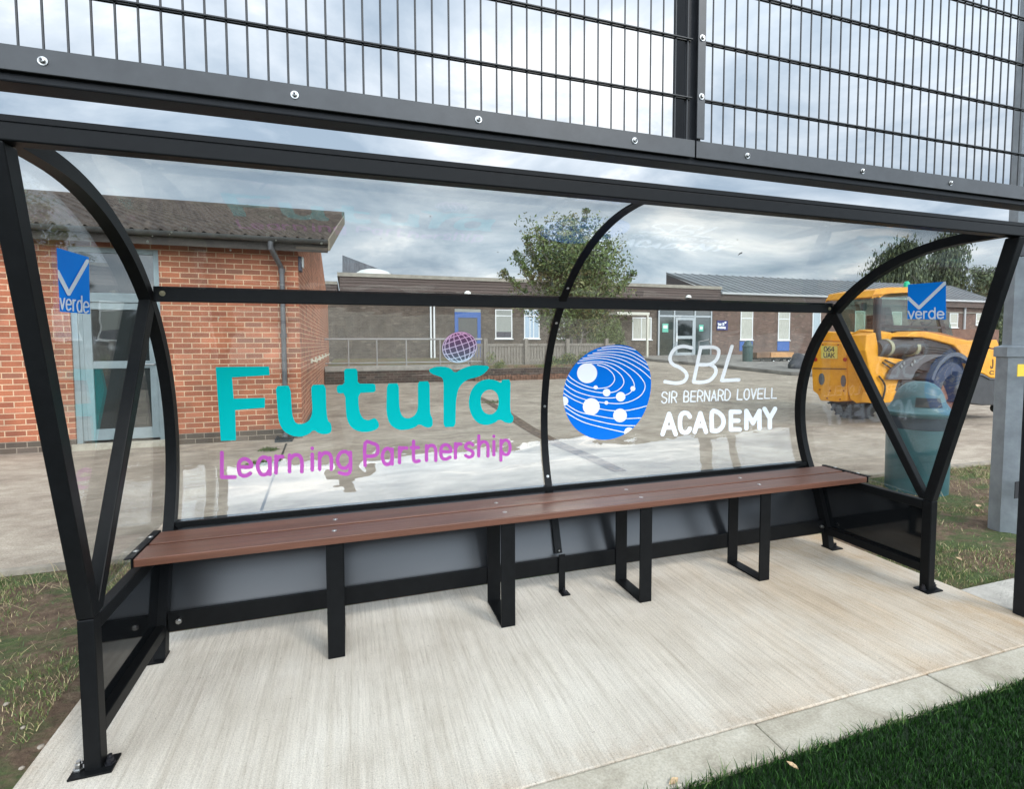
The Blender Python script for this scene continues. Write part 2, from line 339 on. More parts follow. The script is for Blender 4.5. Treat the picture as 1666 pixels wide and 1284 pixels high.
def text_line(txt, x0, x1, y0, y1, h0, h1, w, slant=0, flip=True, ratio=.55, gap=.35):
    ws = [WD.get(c, 1) if c != ' ' else .7 for c in txt]; tot = sum(ws) + gap * (len(txt) - 1); u = (x1 - x0) / tot; x = x0; s = []
    for c, q in zip(txt, ws):
        t = (x - x0) / (x1 - x0)
        if c != ' ': s += glyph(c, x, x + q * u, y0 + (y1 - y0) * t, h0 + (h1 - h0) * t, w, slant, flip)
        x += (q + gap) * u
    return s
RO = np.array(M3); CO = np.array(CAM)
def rays(P): return np.stack([(P[:, 0] - CX) / F, np.ones(len(P)), -(P[:, 1] - CY) / F], 1) @ RO.T
# ------------------------------------------------------------------ SHELTER PROFILE
YC, ZC, RR = -.11, .93, 1.035            # circle of the curved frames (outer face of the tubes)
L = 3.966; XM = 1.952; TW = .05; HV = .513
def on_sheet(P, off=-.0068):               # picture point -> point on the inside face of the curved sheet
    d = rays(P); r = RR + .006 + off; oy, oz = CO[1] - YC, CO[2] - ZC
    a = d[:, 1] ** 2 + d[:, 2] ** 2; b = 2 * (oy * d[:, 1] + oz * d[:, 2]); c = oy * oy + oz * oz - r * r
    t = (-b + np.sqrt(b * b - 4 * a * c)) / (2 * a); return CO + d * t[:, None]
def on_x(x): return lambda P: CO + rays(P) * ((x - CO[0]) / rays(P)[:, 0])[:, None]
def prof(r, n=40, a0=90, a1=-33.5, flat=None, foot=None):
    p = []
    if flat is not None: p.append((flat, ZC + r))
    for i in range(n + 1): a = math.radians(a0 + (a1 - a0) * i / n); p.append((YC + r * math.cos(a), ZC + r * math.sin(a)))
    if foot is not None:
        p += [(.69 + (r - RR), .15), (.665 + (r - RR), foot)]
    return p
def strip(x0, x1, pa, pb, mb=None):       # solid swept between two profiles (outer pa, inner pb)
    mb = mb or MB(); n = len(pa); b = len(mb.v)
    for (y, z), (v, w) in zip(pa, pb): mb.v += [(x0, y, z), (x1, y, z), (x1, v, w), (x0, v, w)]
    for i in range(n - 1):
        q = b + 4 * i
        for k in range(4): mb.f.append((q + k, q + (k + 1) % 4, q + 4 + (k + 1) % 4, q + 4 + k)); mb.mi.append(0)
    mb.f.append((b, b + 3, b + 2, b + 1)); q = b + 4 * (n - 1); mb.f.append((q, q + 1, q + 2, q + 3)); mb.mi += [0, 0]; return mb
def bolt_mb(mb, p, d, r=.009, h=.006):     # domed bolt head with a washer on direction d
    p = Vector(p); d = Vector(d).normalized(); mb.tube([p, p + d * .002], r * 1.45, 12); mb.tube([p + d * .002, p + d * (.002 + h * .6), p + d * (.002 + h)], [r, r * .85, r * .45], 12); return mb
# ================================================================== GROUND
def tarmac_mat():
    m, t, b = nm('worn_tarmac'); p = pos(t)
    c = ramp(t, noise(t, mapping(t, p, (.75, 1.0, 1)), 1.5, 10, .72, .5), [(.30, (.25, .20, .155)), (.46, (.375, .31, .24)), (.58, (.46, .39, .305)), (.72, (.58, .50, .405))])
    f = ramp(t, noise(t, p, 90, 4, .7), [(.3, (.62, .61, .6)), (.55, (1, 1, 1)), (.75, (1.35, 1.35, 1.33))])
    c = mixc(t, 1.0, c, f, 'MULTIPLY')
    st = ramp(t, noise(t, mapping(t, p, (.9, 1.7, 1)), 4.5, 8, .7), [(.42, (.78, .76, .74)), (.55, (1, 1, 1)), (.7, (1.14, 1.13, 1.12))])
    c = mixc(t, .8, c, st, 'MULTIPLY')
    t.links.new(c, b.inputs['Base Color']); b.inputs['Roughness'].default_value = .92; bump(t, b, noise(t, p, 120, 5, .7), .6, .01); return m
def concrete_mat():
    m, t, b = nm('brushed_concrete'); p = pos(t); n = nodes_of(t)
    base = ramp(t, noise(t, p, 2.0, 8, .65, .3), [(.3, (.54, .485, .405)), (.5, (.635, .58, .495)), (.7, (.70, .65, .565))])
    br = noise(t, mapping(t, p, (85, 3.2, 1), (0, 0, .03)), 1.0, 5, .75)
    br2 = noise(t, mapping(t, p, (26, .7, 1), (0, 0, .03)), 1.0, 4, .7)
    c = mixc(t, 1.0, base, ramp(t, br, [(.34, (.82, .80, .77)), (.5, (1, 1, 1)), (.66, (1.08, 1.08, 1.07))]), 'MULTIPLY')
    c = mixc(t, 1.0, c, ramp(t, br2, [(.3, (.86, .84, .81)), (.5, (1, 1, 1)), (.7, (1.07, 1.07, 1.07))]), 'MULTIPLY')
    # muddy tan stain towards the right hand end and the front edge
    s = n('ShaderNodeSeparateXYZ'); t.links.new(p, s.inputs[0])
    gx = mth(t, 'MULTIPLY', mth(t, 'SUBTRACT', s.outputs[0], 1.9), .42, True)
    gx = mth(t, 'MULTIPLY', gx, ramp(t, noise(t, mapping(t, p, (2.0, 1, 1)), 1.3, 7, .7, .5), [(.35, (.25,) * 3), (.62, (1.15,) * 3)]), True)
    c = mixc(t, gx, c, mixc(t, 1.0, c, (.80, .64, .47), 'MULTIPLY'))
    c = mixc(t, 1.0, c, ramp(t, noise(t, p, 210, 4, .75), [(.3, (.62, .60, .57)), (.5, (1, 1, 1)), (.7, (1.16, 1.16, 1.15))]), 'MULTIPLY')
    pit = ramp(t, noise(t, p, 55, 3, .8), [(.29, (.42, .38, .34)), (.36, (1, 1, 1)), (1, (1, 1, 1))])
    c = mixc(t, .8, c, pit, 'MULTIPLY')
    ed_ = mth(t, 'MULTIPLY', mth(t, 'SUBTRACT', mth(t, 'MULTIPLY', s.outputs[1], -1), .36), 8.0, True); lf_ = mth(t, 'MULTIPLY', mth(t, 'SUBTRACT', mth(t, 'MULTIPLY', s.outputs[0], -1), .10), 14.0, True)
    ed_ = mth(t, 'MULTIPLY', mth(t, 'MAXIMUM', ed_, lf_), ramp(t, noise(t, p, 9, 8, .75), [(.42, (0, 0, 0)), (.62, (1, 1, 1))]), True)
    c = mixc(t, mth(t, 'MULTIPLY', ed_, .5), c, mixc(t, 1.0, c, (.70, .58, .46), 'MULTIPLY'))
    t.links.new(c, b.inputs['Base Color']); b.inputs['Roughness'].default_value = .85
    h = mth(t, 'ADD', mth(t, 'MULTIPLY', br, 1.0), mth(t, 'MULTIPLY', noise(t, p, 150, 4, .7), .9)); bump(t, b, h, .75, .009); return m
def kerb_mat():
    m, t, b = nm('kerb_concrete'); p = pos(t)
    c = ramp(t, noise(t, p, 3.2, 8, .7, .4), [(.3, (.26, .225, .165)), (.48, (.42, .38, .30)), (.68, (.56, .52, .43))])
    c = mixc(t, 1.0, c, ramp(t, noise(t, p, 130, 3), [(.3, (.8,) * 3), (.7, (1.12,) * 3)]), 'MULTIPLY')
    t.links.new(c, b.inputs['Base Color']); b.inputs['Roughness'].default_value = .88; bump(t, b, noise(t, p, 140, 4), .4, .004); return m
def soil_mat():
    m, t, b = nm('patchy_grass_soil'); p = pos(t)
    so_ = ramp(t, noise(t, p, 22, 9, .72), [(.3, (.085, .050, .030)), (.5, (.19, .12, .072)), (.7, (.33, .235, .15))])
    gr = ramp(t, noise(t, p, 40, 6, .7), [(.3, (.05, .08, .022)), (.6, (.12, .16, .045)), (.8, (.24, .24, .09))])
    k = ramp(t, noise(t, mapping(t, p, (.8, 1.5, 1)), 2.4, 7, .7), [(.47, (0, 0, 0)), (.58, (1, 1, 1))])
    c = mixc(t, k, so_, gr); t.links.new(c, b.inputs['Base Color']); b.inputs['Roughness'].default_value = .95; bump(t, b, noise(t, p, 35, 8, .75), 1.0, .05); return m
def turf_mat():
    m, t, b = nm('artificial_turf'); p = pos(t)
    c = ramp(t, noise(t, p, 160, 5, .8), [(.3, (.003, .010, .002)), (.55, (.009, .034, .005)), (.75, (.022, .07, .010))])
    t.links.new(c, b.inputs['Base Color']); b.inputs['Roughness'].default_value = .7; bump(t, b, noise(t, p, 220, 3), .8, .02); return m
YS = [1.98, 2.6, 7, 12, 18, 23.97, 40, 400]
mb = MB(); XS = [-300, -40, -10, 0, 10, 40, 300]
for j, y in enumerate(YS):
    for x in XS: mb.v.append((x, y, terr(y) + (.0 if y > 2 else -.0)))
for j in range(len(YS) - 1):
    for i in range(len(XS) - 1): a = j * len(XS) + i; mb.f.append((a, a + 1, a + 1 + len(XS), a + len(XS))); mb.mi.append(0)
struct('playground_tarmac', mb, tarmac_mat())
# the strip between playground and pitch: uneven soil and grass, ground proper
nx, ny = 150, 44; xs = np.concatenate([[-300, -60, -12], np.linspace(-4, 11, nx), [20, 60, 300]]); ys = np.linspace(-.66, 2.0, ny)
mb = MB()
def bumpz(x, y):
    r = math.sin(x * 5.1 + math.sin(y * 7) * 1.3) * math.cos(y * 6.3 + x * 2.1) * .010 + math.sin(x * 17 + y * 9) * .004 + math.sin(y * 23 - x * 13) * .003
    k = 1 if (x < -.27 or x > 4.2 or y > .94) and y < 1.9 and not (x > 4.0 and y < .05) else 0
    return -.028 + (r + .012) * k
for y in ys:
    for x in xs: mb.v.append((x, y, bumpz(x, y)))
for j in range(ny - 1):
    for i in range(len(xs) - 1): a = j * len(xs) + i; mb.f.append((a, a + 1, a + 1 + len(xs), a + len(xs))); mb.mi.append(0)
SOIL = soil_mat(); struct('ground_soil', mb, SOIL, smooth=True)
CONC = concrete_mat(); KERB = kerb_mat()
struct('tarmac_edge', MB().box((-12, 1.93, -.05), (14, 1.985, .006)), mat('edge_concrete', (.27, .235, .185), .9, var=.35, vs=5))
struct('shelter_slab', MB().box((-.19, -.489, -.1), (4.12, .86, 0)), CONC, bevel=.006)
struct('side_path', MB().box((4.126, -.489, -.1), (9.5, -.03, -.004)), mat('path_concrete', (.40, .375, .33), .9, var=.25, vs=5, bump=.5, bs=120), bevel=.006)
mb = MB()
k = [-6.0 + .9 * i + .144 for i in range(20)]
for i in range(len(k) - 1): mb.box((k[i] + .0025, -.640, -.1), (k[i + 1] - .0025, -.4925, .001 + .002 * ((i * 7) % 3 - 1)))
struct('kerb', mb, KERB, bevel=.008)
struct('pitch_turf_base', MB().box((-80, -70, -.2), (80, -.642, -.012)), turf_mat())
# artificial turf blades near the camera: nobody could count them
def blades(name, n, region, h, w, mats, z0=0, lean=.6, dens=None, curl=True):
    x0, y0, x1, y1 = region; P = []
    X = np.random.uniform(x0, x1, n); Y = np.random.uniform(y0, y1, n)
    if dens is not None: kpt = np.array([dens(a, b) for a, b in zip(X, Y)]) > np.random.rand(n); X, Y = X[kpt], Y[kpt]; n = len(X)
    H = h * np.random.uniform(.55, 1.2, n); A = np.random.uniform(0, 6.283, n); Wd = w * np.random.uniform(.6, 1.2, n); Bd = np.random.uniform(0, 6.283, n); Ln = H * lean * np.random.uniform(.1, 1.2, n)
    Z = np.array([z0(a, b) for a, b in zip(X, Y)]) if callable(z0) else np.full(n, z0)
    ca, sa = np.cos(A) * Wd / 2, np.sin(A) * Wd / 2; cb_, sb_ = np.cos(Bd) * Ln, np.sin(Bd) * Ln
    v = np.empty((n, 5, 3))
    v[:, 0] = np.stack([X - ca, Y - sa, Z], 1); v[:, 1] = np.stack([X + ca, Y + sa, Z], 1)
    v[:, 2] = np.stack([X + ca * .8 + cb_ * .35, Y + sa * .8 + sb_ * .35, Z + H * .6], 1); v[:, 3] = np.stack([X - ca * .8 + cb_ * .35, Y - sa * .8 + sb_ * .35, Z + H * .6], 1)
    v[:, 4] = np.stack([X + cb_, Y + sb_, Z + H], 1)
    b = np.arange(n)[:, None] * 5; fs = np.concatenate([b + np.array([[0, 1, 2, 3]])], 1); f3 = b + np.array([[3, 2, 4]])
    me = bpy.data.meshes.new(name); me.vertices.add(n * 5); me.vertices.foreach_set('co', v.reshape(-1))
    loops = np.concatenate([fs, f3], 1).reshape(-1); me.loops.add(len(loops)); me.loops.foreach_set('vertex_index', loops)
    st = np.stack([np.arange(n) * 7, np.arange(n) * 7 + 4], 1).reshape(-1); tot = np.tile([4, 3], n)
    me.polygons.add(n * 2); me.polygons.foreach_set('loop_start', st); me.polygons.foreach_set('loop_total', tot)
    mi = np.repeat(np.random.choice(len(mats), n, p=None), 2); me.polygons.foreach_set('material_index', mi); me.update(); me.validate()
    o = link(name, me, mats); o['kind'] = 'stuff'; return o
T1, T2, T3 = mat('turf_blade_dark', (.007, .028, .004), .6, spec=.2), mat('turf_blade_mid', (.013, .052, .007), .55, spec=.25), mat('turf_blade_light', (.030, .09, .014), .55, spec=.25)
tag(blades('turf_pile', 95000, (1.2, -1.55, 5.2, -.645), .026, .0032, [T1, T1, T2, T3], -.012), 'short dark green artificial grass pile of the sports pitch', 'artificial turf')
def patch(x, y):
    n = .5 + .25 * math.sin(x * 2.9 + 1.3 * math.sin(y * 3.1)) + .25 * math.sin(y * 4.7 + x * 1.7) + .22 * math.sin(x * 9 + y * 7.3)
    if -.27 < x < 4.13 and y < .90: return 0
    if x > 4.0 and y < .0: return 0
    return max(0, min(1, (n - .35) * 1.5)) * .9 + .03
G1, G2, G3, G4 = mat('grass_blade', (.11, .18, .04), .6), mat('grass_blade_dark', (.06, .11, .025), .6), mat('grass_blade_dry', (.46, .36, .2), .7), mat('grass_blade_pale', (.22, .25, .08), .6)
tag(blades('grass', 60000, (-2.6, -.62, -.2, 1.9), .024, .003, [G1, G2, G4, G3], bumpz, 1.2, patch), 'patchy short grass on bare soil left of the shelter', 'grass')
tag(blades('grass', 60000, (4.12, 0, 8.5, 1.95), .026, .0035, [G1, G2, G4, G3], bumpz, 1.2, patch), 'patchy short grass on bare soil right of the shelter', 'grass')
tag(blades('grass', 9000, (-.2, .9, 4.2, 1.93), .034, .003, [G1, G2, G4, G3], bumpz, 1.2, patch), 'thin grass growing between the shelter slab and the playground', 'grass')
tag(blades('dry_straw', 2200, (-2.6, .9, 9.5, 1.95), .09, .0028, [G3, G3, G4], bumpz, 2.5), 'dry pale straw lying over the patchy grass', 'straw')
tag(blades('slab_edge_grass', 1400, (1.2, -.665, 5.2, -.636), .03, .0035, [T2, T3, G1], -.005, 1.4), 'green blades leaning over the kerb along the pitch edge', 'grass')
# drain channel and expansion joints across the playground
def gl_(u, v, dz=.004): p = PG(u, v); return Vector((p.x, p.y, terr(p.y) + dz))
RUST = mat('rusty_drain_strip', (.10, .055, .035), .9, var=.6, vs=12, c2=(.22, .15, .10)); JOINT = mat('dark_joint', (.055, .046, .038), .95, var=.4, vs=20)
def gstrip(pts, w, dz=.004):
    mb = MB(); P = [gl_(*p) for p in pts]; 
    for i, p in enumerate(P):
        d = (P[min(i + 1, len(P) - 1)] - P[max(0, i - 1)]); d.z = 0; d.normalize(); n = Vector((-d.y, d.x, 0)) * (w[i] if isinstance(w, list) else w) / 2
        mb.v += [tuple(p + n), tuple(p - n)]
    for i in range(len(P) - 1): mb.f.append((2 * i, 2 * i + 1, 2 * i + 3, 2 * i + 2)); mb.mi.append(0)
    return mb
struct('drain_channel', gstrip([(770, 642), (790, 652), (822, 671), (860, 697), (905, 722), (960, 745), (1010, 768)], [.12, .16, .2, .22, .22, .2, .16]), RUST)
mb = MB()
for pts, w in (([(0, 706.5), (75, 704.5), (190, 700)], .014), ([(190, 740), (300, 736), (430, 733)], .01), ([(600, 655), (720, 653), (860, 650)], .02), ([(466, 722), (440, 790), (425, 832)], .025), ([(0, 717), (60, 713)], .01), ([(1000, 640), (1150, 652), (1300, 662)], .02)):
    q = gstrip(pts, w); mb.add(q.v, q.f)
struct('tarmac_joints', mb, JOINT)
# moss and weeds in the joint beside the brick building
WEED = mat('moss_green', (.075, .10, .03), .9, var=.5, vs=30)
for (u, v, s, lb) in ((437, 733, .13, 'green weed tuft in the joint nearest the downpipe foot'), (423, 755, .16, 'low mossy weed in the joint below the first tuft'), (800, 655, .30, 'weed clump growing at the drain channel head')):
    p = gl_(u, v, 0); mb = MB()
    for i in range(160):
        a, r = random.uniform(0, 6.28), s * math.sqrt(random.random()); x, y = p.x + r * math.cos(a), p.y + r * math.sin(a) * .8; h = random.uniform(.015, .07) * (1.3 - r / s); q = random.uniform(0, 3.1); w = .007 + .006 * random.random()
        mb.add([(x - w * math.cos(q), y - w * math.sin(q), p.z), (x + w * math.cos(q), y + w * math.sin(q), p.z), (x + random.uniform(-.02, .02), y + random.uniform(-.02, .02), p.z + h)], [(0, 1, 2)])
    tag(mb.build('weed_tuft', WEED), lb, 'weed', 'weeds in the tarmac joints')
# leaves and stones
LEAF = mat('dead_leaf', (.55, .38, .22), .7, var=.3, vs=60); STONE = mat('pale_stone', (.30, .26, .21), .9, var=.2, vs=50)
def leaf(p, a, s, lb):
    mb = MB(); c, q = math.cos(a), math.sin(a); pr = [(-1, 0, 0), (-.5, .42, .25), (.2, .5, .3), (1, 0, .15), (.2, -.45, .28), (-.5, -.38, .22)]
    V = [(p.x + s * (x * c - y * q), p.y + s * (x * q + y * c), p.z + s * z * .6 + .004) for x, y, z in pr] + [(p.x + s * -.9 * c * 1.5, p.y + s * -.9 * q * 1.5, p.z + .006)]
    V += [(x, y, z - .0015) for x, y, z in V[:6]]
    mb.add(V, [(0, 1, 2, 3), (0, 3, 4, 5), (0, 6, 1), (7, 10, 9, 8), (7, 12, 11, 10)]); return tag(mb.build('fallen_leaf', LEAF), lb, 'leaf', 'fallen leaves')
p = PG(1289, 1250); leaf(Vector((p.x, p.y, .005)), 1.9, .019, 'pale curled leaf lying on the dark artificial turf')
p = PG(1592, 826); leaf(Vector((p.x, p.y, .01)), .4, .04, 'pale dry leaf on the grass nearest the galvanised column')
p = PG(1650, 858); leaf(Vector((p.x, p.y, .01)), 2.2, .028, 'small orange leaf on grass beside the black fence post')
p = PG(1560, 913); leaf(Vector((p.x, p.y, .01)), 1.2, .025, 'small pale leaf on grass near the shelter front foot')
p = PG(1097, 1276); leaf(Vector((p.x, p.y, .005)), .3, .02, 'brown leaf at the joint between kerb and turf')
for i, (u, v, s, lb) in enumerate(((66, 1206, .012, 'larger pale stone on soil beside the slab corner'), (37, 1178, .008, 'pale pebble on the bare soil left of the larger stone'), (35, 1240, .009, 'pale pebble on soil lowest in the left corner'), (10, 1142, .010, 'whitish stone at the left picture edge on soil'), (106, 1019, .006, 'tiny stone on soil next to the left shelter post'))):
    p = PG(u, v); bm = bmesh.new(); bmesh.ops.create_icosphere(bm, subdivisions=2, radius=s)
    for q in bm.verts: q.co *= random.uniform(.8, 1.15); q.co.z *= .55
    me = bpy.data.meshes.new('stone'); bm.to_mesh(me); bm.free(); o = link('stone', me, STONE, None, True); o.location = (p.x, p.y, bumpz(p.x, p.y) + .006); tag(o, lb, 'stone', 'stones on the soil')

# ================================================================== TEAM SHELTER
sh = thing('team_shelter', 'black steel framed curved clear shelter with printed logos over the bench', 'shelter', (L / 2, .3, 0))
TOPY, TOPZ = -.334, 1.904
def side_frame(x0, x1, inner, label):
    # front post, slanted post, brace, curved frame, side rails, sheet and kick panel
    s = sh; ax = (x0 + x1) / 2
    mb = MB(); mb.box((x0, 0, 0), (x1, TW, HV - .001)); p = mb.build('front_post', FRAME, s, bevel=.004)
    fl = MB(); fl.box((x0 - .036, -.022, .0), (x1 + .036, .056, .007)); fp = fl.build('base_plate', FRAME, p)
    for bx in (x0 - .019, x1 + .019):
        b_ = MB(); b_.tube([(bx, .015, .008), (bx, .015, .013)], .016, 6); b_.tube([(bx, .015, .013), (bx, .015, .028)], .011, 6); b_.tube([(bx, .015, .028), (bx, .015, .038)], .007, 8); b_.build('anchor_bolt', BOLT if bx < .1 and bx < x0 else DARKBOLT, fp)
    mb = MB(); mb.prism([(x0, 0, HV + .001), (x0, TW, HV + .001), (x0, TOPY + TW + .01, TOPZ - .001), (x0, TOPY, TOPZ - .001)], (x1 - x0, 0, 0)); mb.build('slanted_post', FRAME, s, bevel=.004)
    mb = MB(); mb.prism([(x0 + .002, TW * .55, HV + .002), (x0 + .002, TW * 1.45, HV + .002), (x0 + .002, .668 + .012, 1.575), (x0 + .002, .668 - .045, 1.60)], (x1 - x0 - .004, 0, 0)); mb.build('brace', FRAME, s, bevel=.004)
    pr_o, pr_i = prof(RR, 44, flat=TOPY + .02, foot=.001), prof(RR - TW, 44, flat=TOPY + .02, foot=.001)
    cf = strip(x0 + .001, x1 - .001, pr_o, pr_i).build('curved_frame', FRAME, s, auto=True)
    mb = MB(); q = prof(RR, foot=0)[-1][0]; mb.box((x0 - .045 if inner > 0 else x0 - .0, q - .075, .0005), (x1 if inner > 0 else x1 + .045, q + .012, .007)); fp = mb.build('base_plate', FRAME, cf)
    bx = x0 - .022 if inner > 0 else x1 + .022
    b_ = MB(); b_.tube([(bx, q - .035, .007), (bx, q - .035, .013)], .014, 6); b_.tube([(bx, q - .035, .013), (bx, q - .035, .032)], .008, 6); b_.build('anchor_bolt', DARKBOLT, fp)
    MB().box((x0 + .003, TW + .001, HV - .056), (x1 - .003, .80, HV - .006)).build('side_rail', FRAME, s, bevel=.004)
    MB().box((x0 + .003, TW + .001, .094), (x1 - .003, .665, .146)).build('side_rail', FRAME, s, bevel=.004)
    xo = x0 + .006 if inner > 0 else x1 - .012
    MB().prism([(xo, TW, .147), (xo, .64, .147), (xo, .70, .34), (xo, .775, HV - .057), (xo, TW, HV - .057)], (.006, 0, 0)).build('side_kick_panel', GLOSSBLK, s)
    # clear side sheet, on the outside of the frame
    xs_ = x0 - .006 if inner > 0 else x1 + .001
    pf = [(y, z) for y, z in prof(RR - .006, 40) if z > HV]
    poly = [(xs_, TOPY + TW, TOPZ + .05)] + [(xs_, y, z) for y, z in pf] + [(xs_, TW * .5, HV)]
    sd_ = MB().prism(poly, (.005, 0, 0)).build('side_sheet', SIDESHEET, s)
    return sd_
sideL = side_frame(0.0, TW - .002, 1, 'left'); sideR = side_frame(L - TW + .002, L, -1, 'right')
mb = MB().box((-.03, TOPY, TOPZ), (L + .09, TOPY + .05, TOPZ + .046)); rb = mb.build('roof_beam', FRAME, sh, bevel=.004)
MB().box((-.03, TOPY + .006, TOPZ + .048), (L + .09, TOPY + .046, TOPZ + .066)).build('roof_trim', FRAME, rb, bevel=.002)
mr = MB().bar((TW, .655, 1.620), (L - TW, .655, 1.628), .030, .066).build('mid_rail', FRAME, sh, bevel=.003)
for x in (TW + .035, L - TW - .03): bolt_mb(MB(), (x, .640, 1.622), (0, -1, 0), .008).build('bolt', mat('dull_bolt', (.25, .22, .14), .5, .6), mr, auto=True)
# clear curved back and roof sheet in two bays
for xa, xb in ((.004, XM + .018), (XM + .022, L - .004)):
    po = [(y, z) for y, z in prof(RR + .006, 60, flat=TOPY + .03) if z > .50]; pi_ = [(y, z) for y, z in prof(RR + .001, 60, flat=TOPY + .03) if z > .50]
    n = min(len(po), len(pi_)); strip(xa, xb, po[:n], pi_[:n]).build('curved_sheet', SHEET, sh, auto=True)
# middle curved bar, with rivets and foot
bo, bi = prof(RR - .001, 44, flat=TOPY + .05), prof(RR - .010, 44, flat=TOPY + .05)
bo, bi = bo + [(.700, .20)], bi + [(.690, .20)]
cb_ = strip(XM - .001, XM + .041, bo, bi).build('centre_bar', FRAME, sh, auto=True)
for z in (1.70, 1.52, 1.02, .60, .155):
    if z > .5: a = math.asin((z - ZC) / RR); p = (XM + .02, YC + (RR - .010) * math.cos(a), ZC + (RR - .010) * math.sin(a)); d = (0, -math.cos(a), -math.sin(a))
    else: p = (XM + .02, .690, .215); d = (0, -1, -.2)
    bolt_mb(MB(), p, d, .0055, .004).build('rivet', BOLT, cb_, auto=True)
mb = MB().box((XM, .640, .0), (XM + .038, .650, .212)).box((XM - .004, .585, .0005), (XM + .046, .640, .007)); ft = mb.build('foot', FRAME, sh, bevel=.002)
mb = MB(); mb.tube([(XM + .02, .612, .007), (XM + .02, .612, .014)], .013, 6); mb.tube([(XM + .02, .612, .014), (XM + .02, .612, .032)], .007, 6); mb.build('anchor_bolt', DARKBOLT, ft)
# solid back kick panel with its two rails
kp = [(y, z) for y, z in prof(RR + .012, 60, foot=.1) if .10 <= z < .555]
kp = [(y, z) for y, z in kp]; ki = [(y - .004, z) for y, z in kp]
kpn = strip(.008, L - .008, kp, ki).build('kick_panel', FRAME_G, sh, auto=True)
MB().box((TW, .655, .103), (L - TW, .665, .193)).build('kick_panel_rail', FRAME, kpn, bevel=.002)
MB().box((TW, .806, .530), (L - TW, .822, .556)).build('kick_panel_rail', FRAME, kpn, bevel=.002)
for x, y, z, d in ((TW + .045, .655, .15, (0, -1, 0)), (L - TW - .03, .655, .15, (0, -1, 0))):
    mb = MB(); mb.tube([(x, y, z), (x, y - .010, z)], .013, 6); mb.tube([(x, y - .01, z), (x, y - .018, z)], .008, 10); mb.build('bolt', BOLT, kpn)
# ---------------------------------------------------------------- printed logos on the sheet
TEAL = mat('teal_vinyl', (.0, .44, .43), .5, spec=.06); MAG = mat('magenta_vinyl', (.42, .08, .36), .5, spec=.1); BLUE = mat('blue_vinyl', (.0, .155, .64), .5, spec=.1); WHV = mat('white_vinyl', (.86, .88, .90), .45); GRV = mat('grey_white_vinyl', (.88, .89, .90), .5, spec=.2)
c4 = lambda a, k=5.35, x=340, y=560: [(x + p / k, y + q / k) for p, q in a]
c5 = lambda a: c4(a, 4.937, 590, 520)
Fl = c4([(58, 200), (300, 197), (522, 195), (528, 270), (370, 280), (200, 290), (208, 380), (215, 475), (350, 471), (488, 468), (486, 555), (350, 565), (228, 575), (232, 700), (235, 838), (103, 843), (80, 520)])
u1 = chaikin(c4([(580, 365), (645, 363), (710, 362), (720, 560), (730, 640), (760, 695), (820, 695), (870, 670), (895, 620), (900, 560), (892, 450), (890, 355), (950, 353), (1015, 352), (1020, 480), (1022, 580), (1034, 670), (1065, 690), (1068, 770), (1010, 788), (955, 778), (912, 745), (870, 785), (800, 810), (720, 800), (650, 760), (610, 690), (598, 600), (590, 480)]), 1)
t1 = chaikin(c4([(1175, 215), (1232, 213), (1290, 212), (1293, 280), (1295, 345), (1370, 345), (1448, 345), (1450, 380), (1450, 418), (1380, 422), (1300, 425), (1303, 560), (1330, 640), (1375, 665), (1415, 655), (1445, 640), (1482, 690), (1475, 735), (1400, 765), (1310, 765), (1240, 730), (1200, 660), (1190, 560), (1185, 427), (1122, 430), (1110, 400), (1115, 357), (1180, 352), (1178, 280)]), 1)
u2 = chaikin(c5([(195, 515), (245, 513), (290, 512), (292, 620), (296, 720), (318, 780), (360, 798), (410, 780), (438, 740), (445, 690), (444, 590), (443, 498), (490, 496), (537, 495), (539, 600), (540, 700), (545, 770), (563, 795), (562, 865), (510, 870), (455, 838), (420, 868), (350, 888), (280, 887), (215, 842), (190, 750), (192, 640)]), 1)
r1 = chaikin(c5([(525, 405), (580, 380), (650, 377), (705, 390), (742, 432), (795, 395), (870, 370), (945, 366), (1025, 374), (990, 425), (930, 462), (850, 478), (800, 512), (765, 565), (750, 650), (747, 760), (745, 862), (698, 864), (650, 866), (650, 760), (650, 600), (650, 500), (638, 465), (600, 452), (555, 438)]), 1)
a1 = chaikin(c5([(1115, 512), (1116, 484), (1150, 483), (1188, 482), (1187, 600), (1185, 700), (1192, 760), (1214, 778), (1206, 832), (1155, 834), (1100, 800), (1060, 832), (990, 852), (920, 832), (870, 765), (850, 680), (860, 600), (890, 540), (940, 495), (1000, 478), (1065, 485)]), 1)
ah = chaikin(c5([(945, 660), (955, 600), (1000, 562), (1050, 565), (1085, 600), (1095, 660), (1085, 720), (1050, 760), (1000, 764), (960, 730)]), 2)
decal('futura_lettering', [('poly', a1), ('hole', ah), ('poly', Fl), ('poly', u1), ('poly', t1), ('poly', u2), ('poly', r1)], (346, 588, 838, 722), .8, on_sheet, TEAL, sh)
base = lambda x: 777 - (x - 358) * (777 - 738) / (832 - 358); hh = lambda x: 40 - (x - 358) * 8 / 474
s = []
for ch, xa, xb in (('L', 361, 382), ('e', 388, 408), ('a', 419, 439), ('r', 449, 461), ('n', 471, 491), ('i', 505, 511), ('n', 520, 539), ('g', 549, 570), ('P', 594, 614), ('a', 622, 638), ('r', 650, 663), ('t', 669, 682), ('n', 694, 709), ('e', 717, 733), ('r', 741, 751), ('s', 757, 770), ('h', 779, 794), ('i', 801, 806), ('p', 815, 830)):
    s += glyph(ch, xa, xb, base(xa), hh(xa), 6.4 - (xa - 358) / 474 * 1.4)
decal('learning_partnership_lettering', s, (350, 700, 840, 790), .7, on_sheet, MAG, sh)
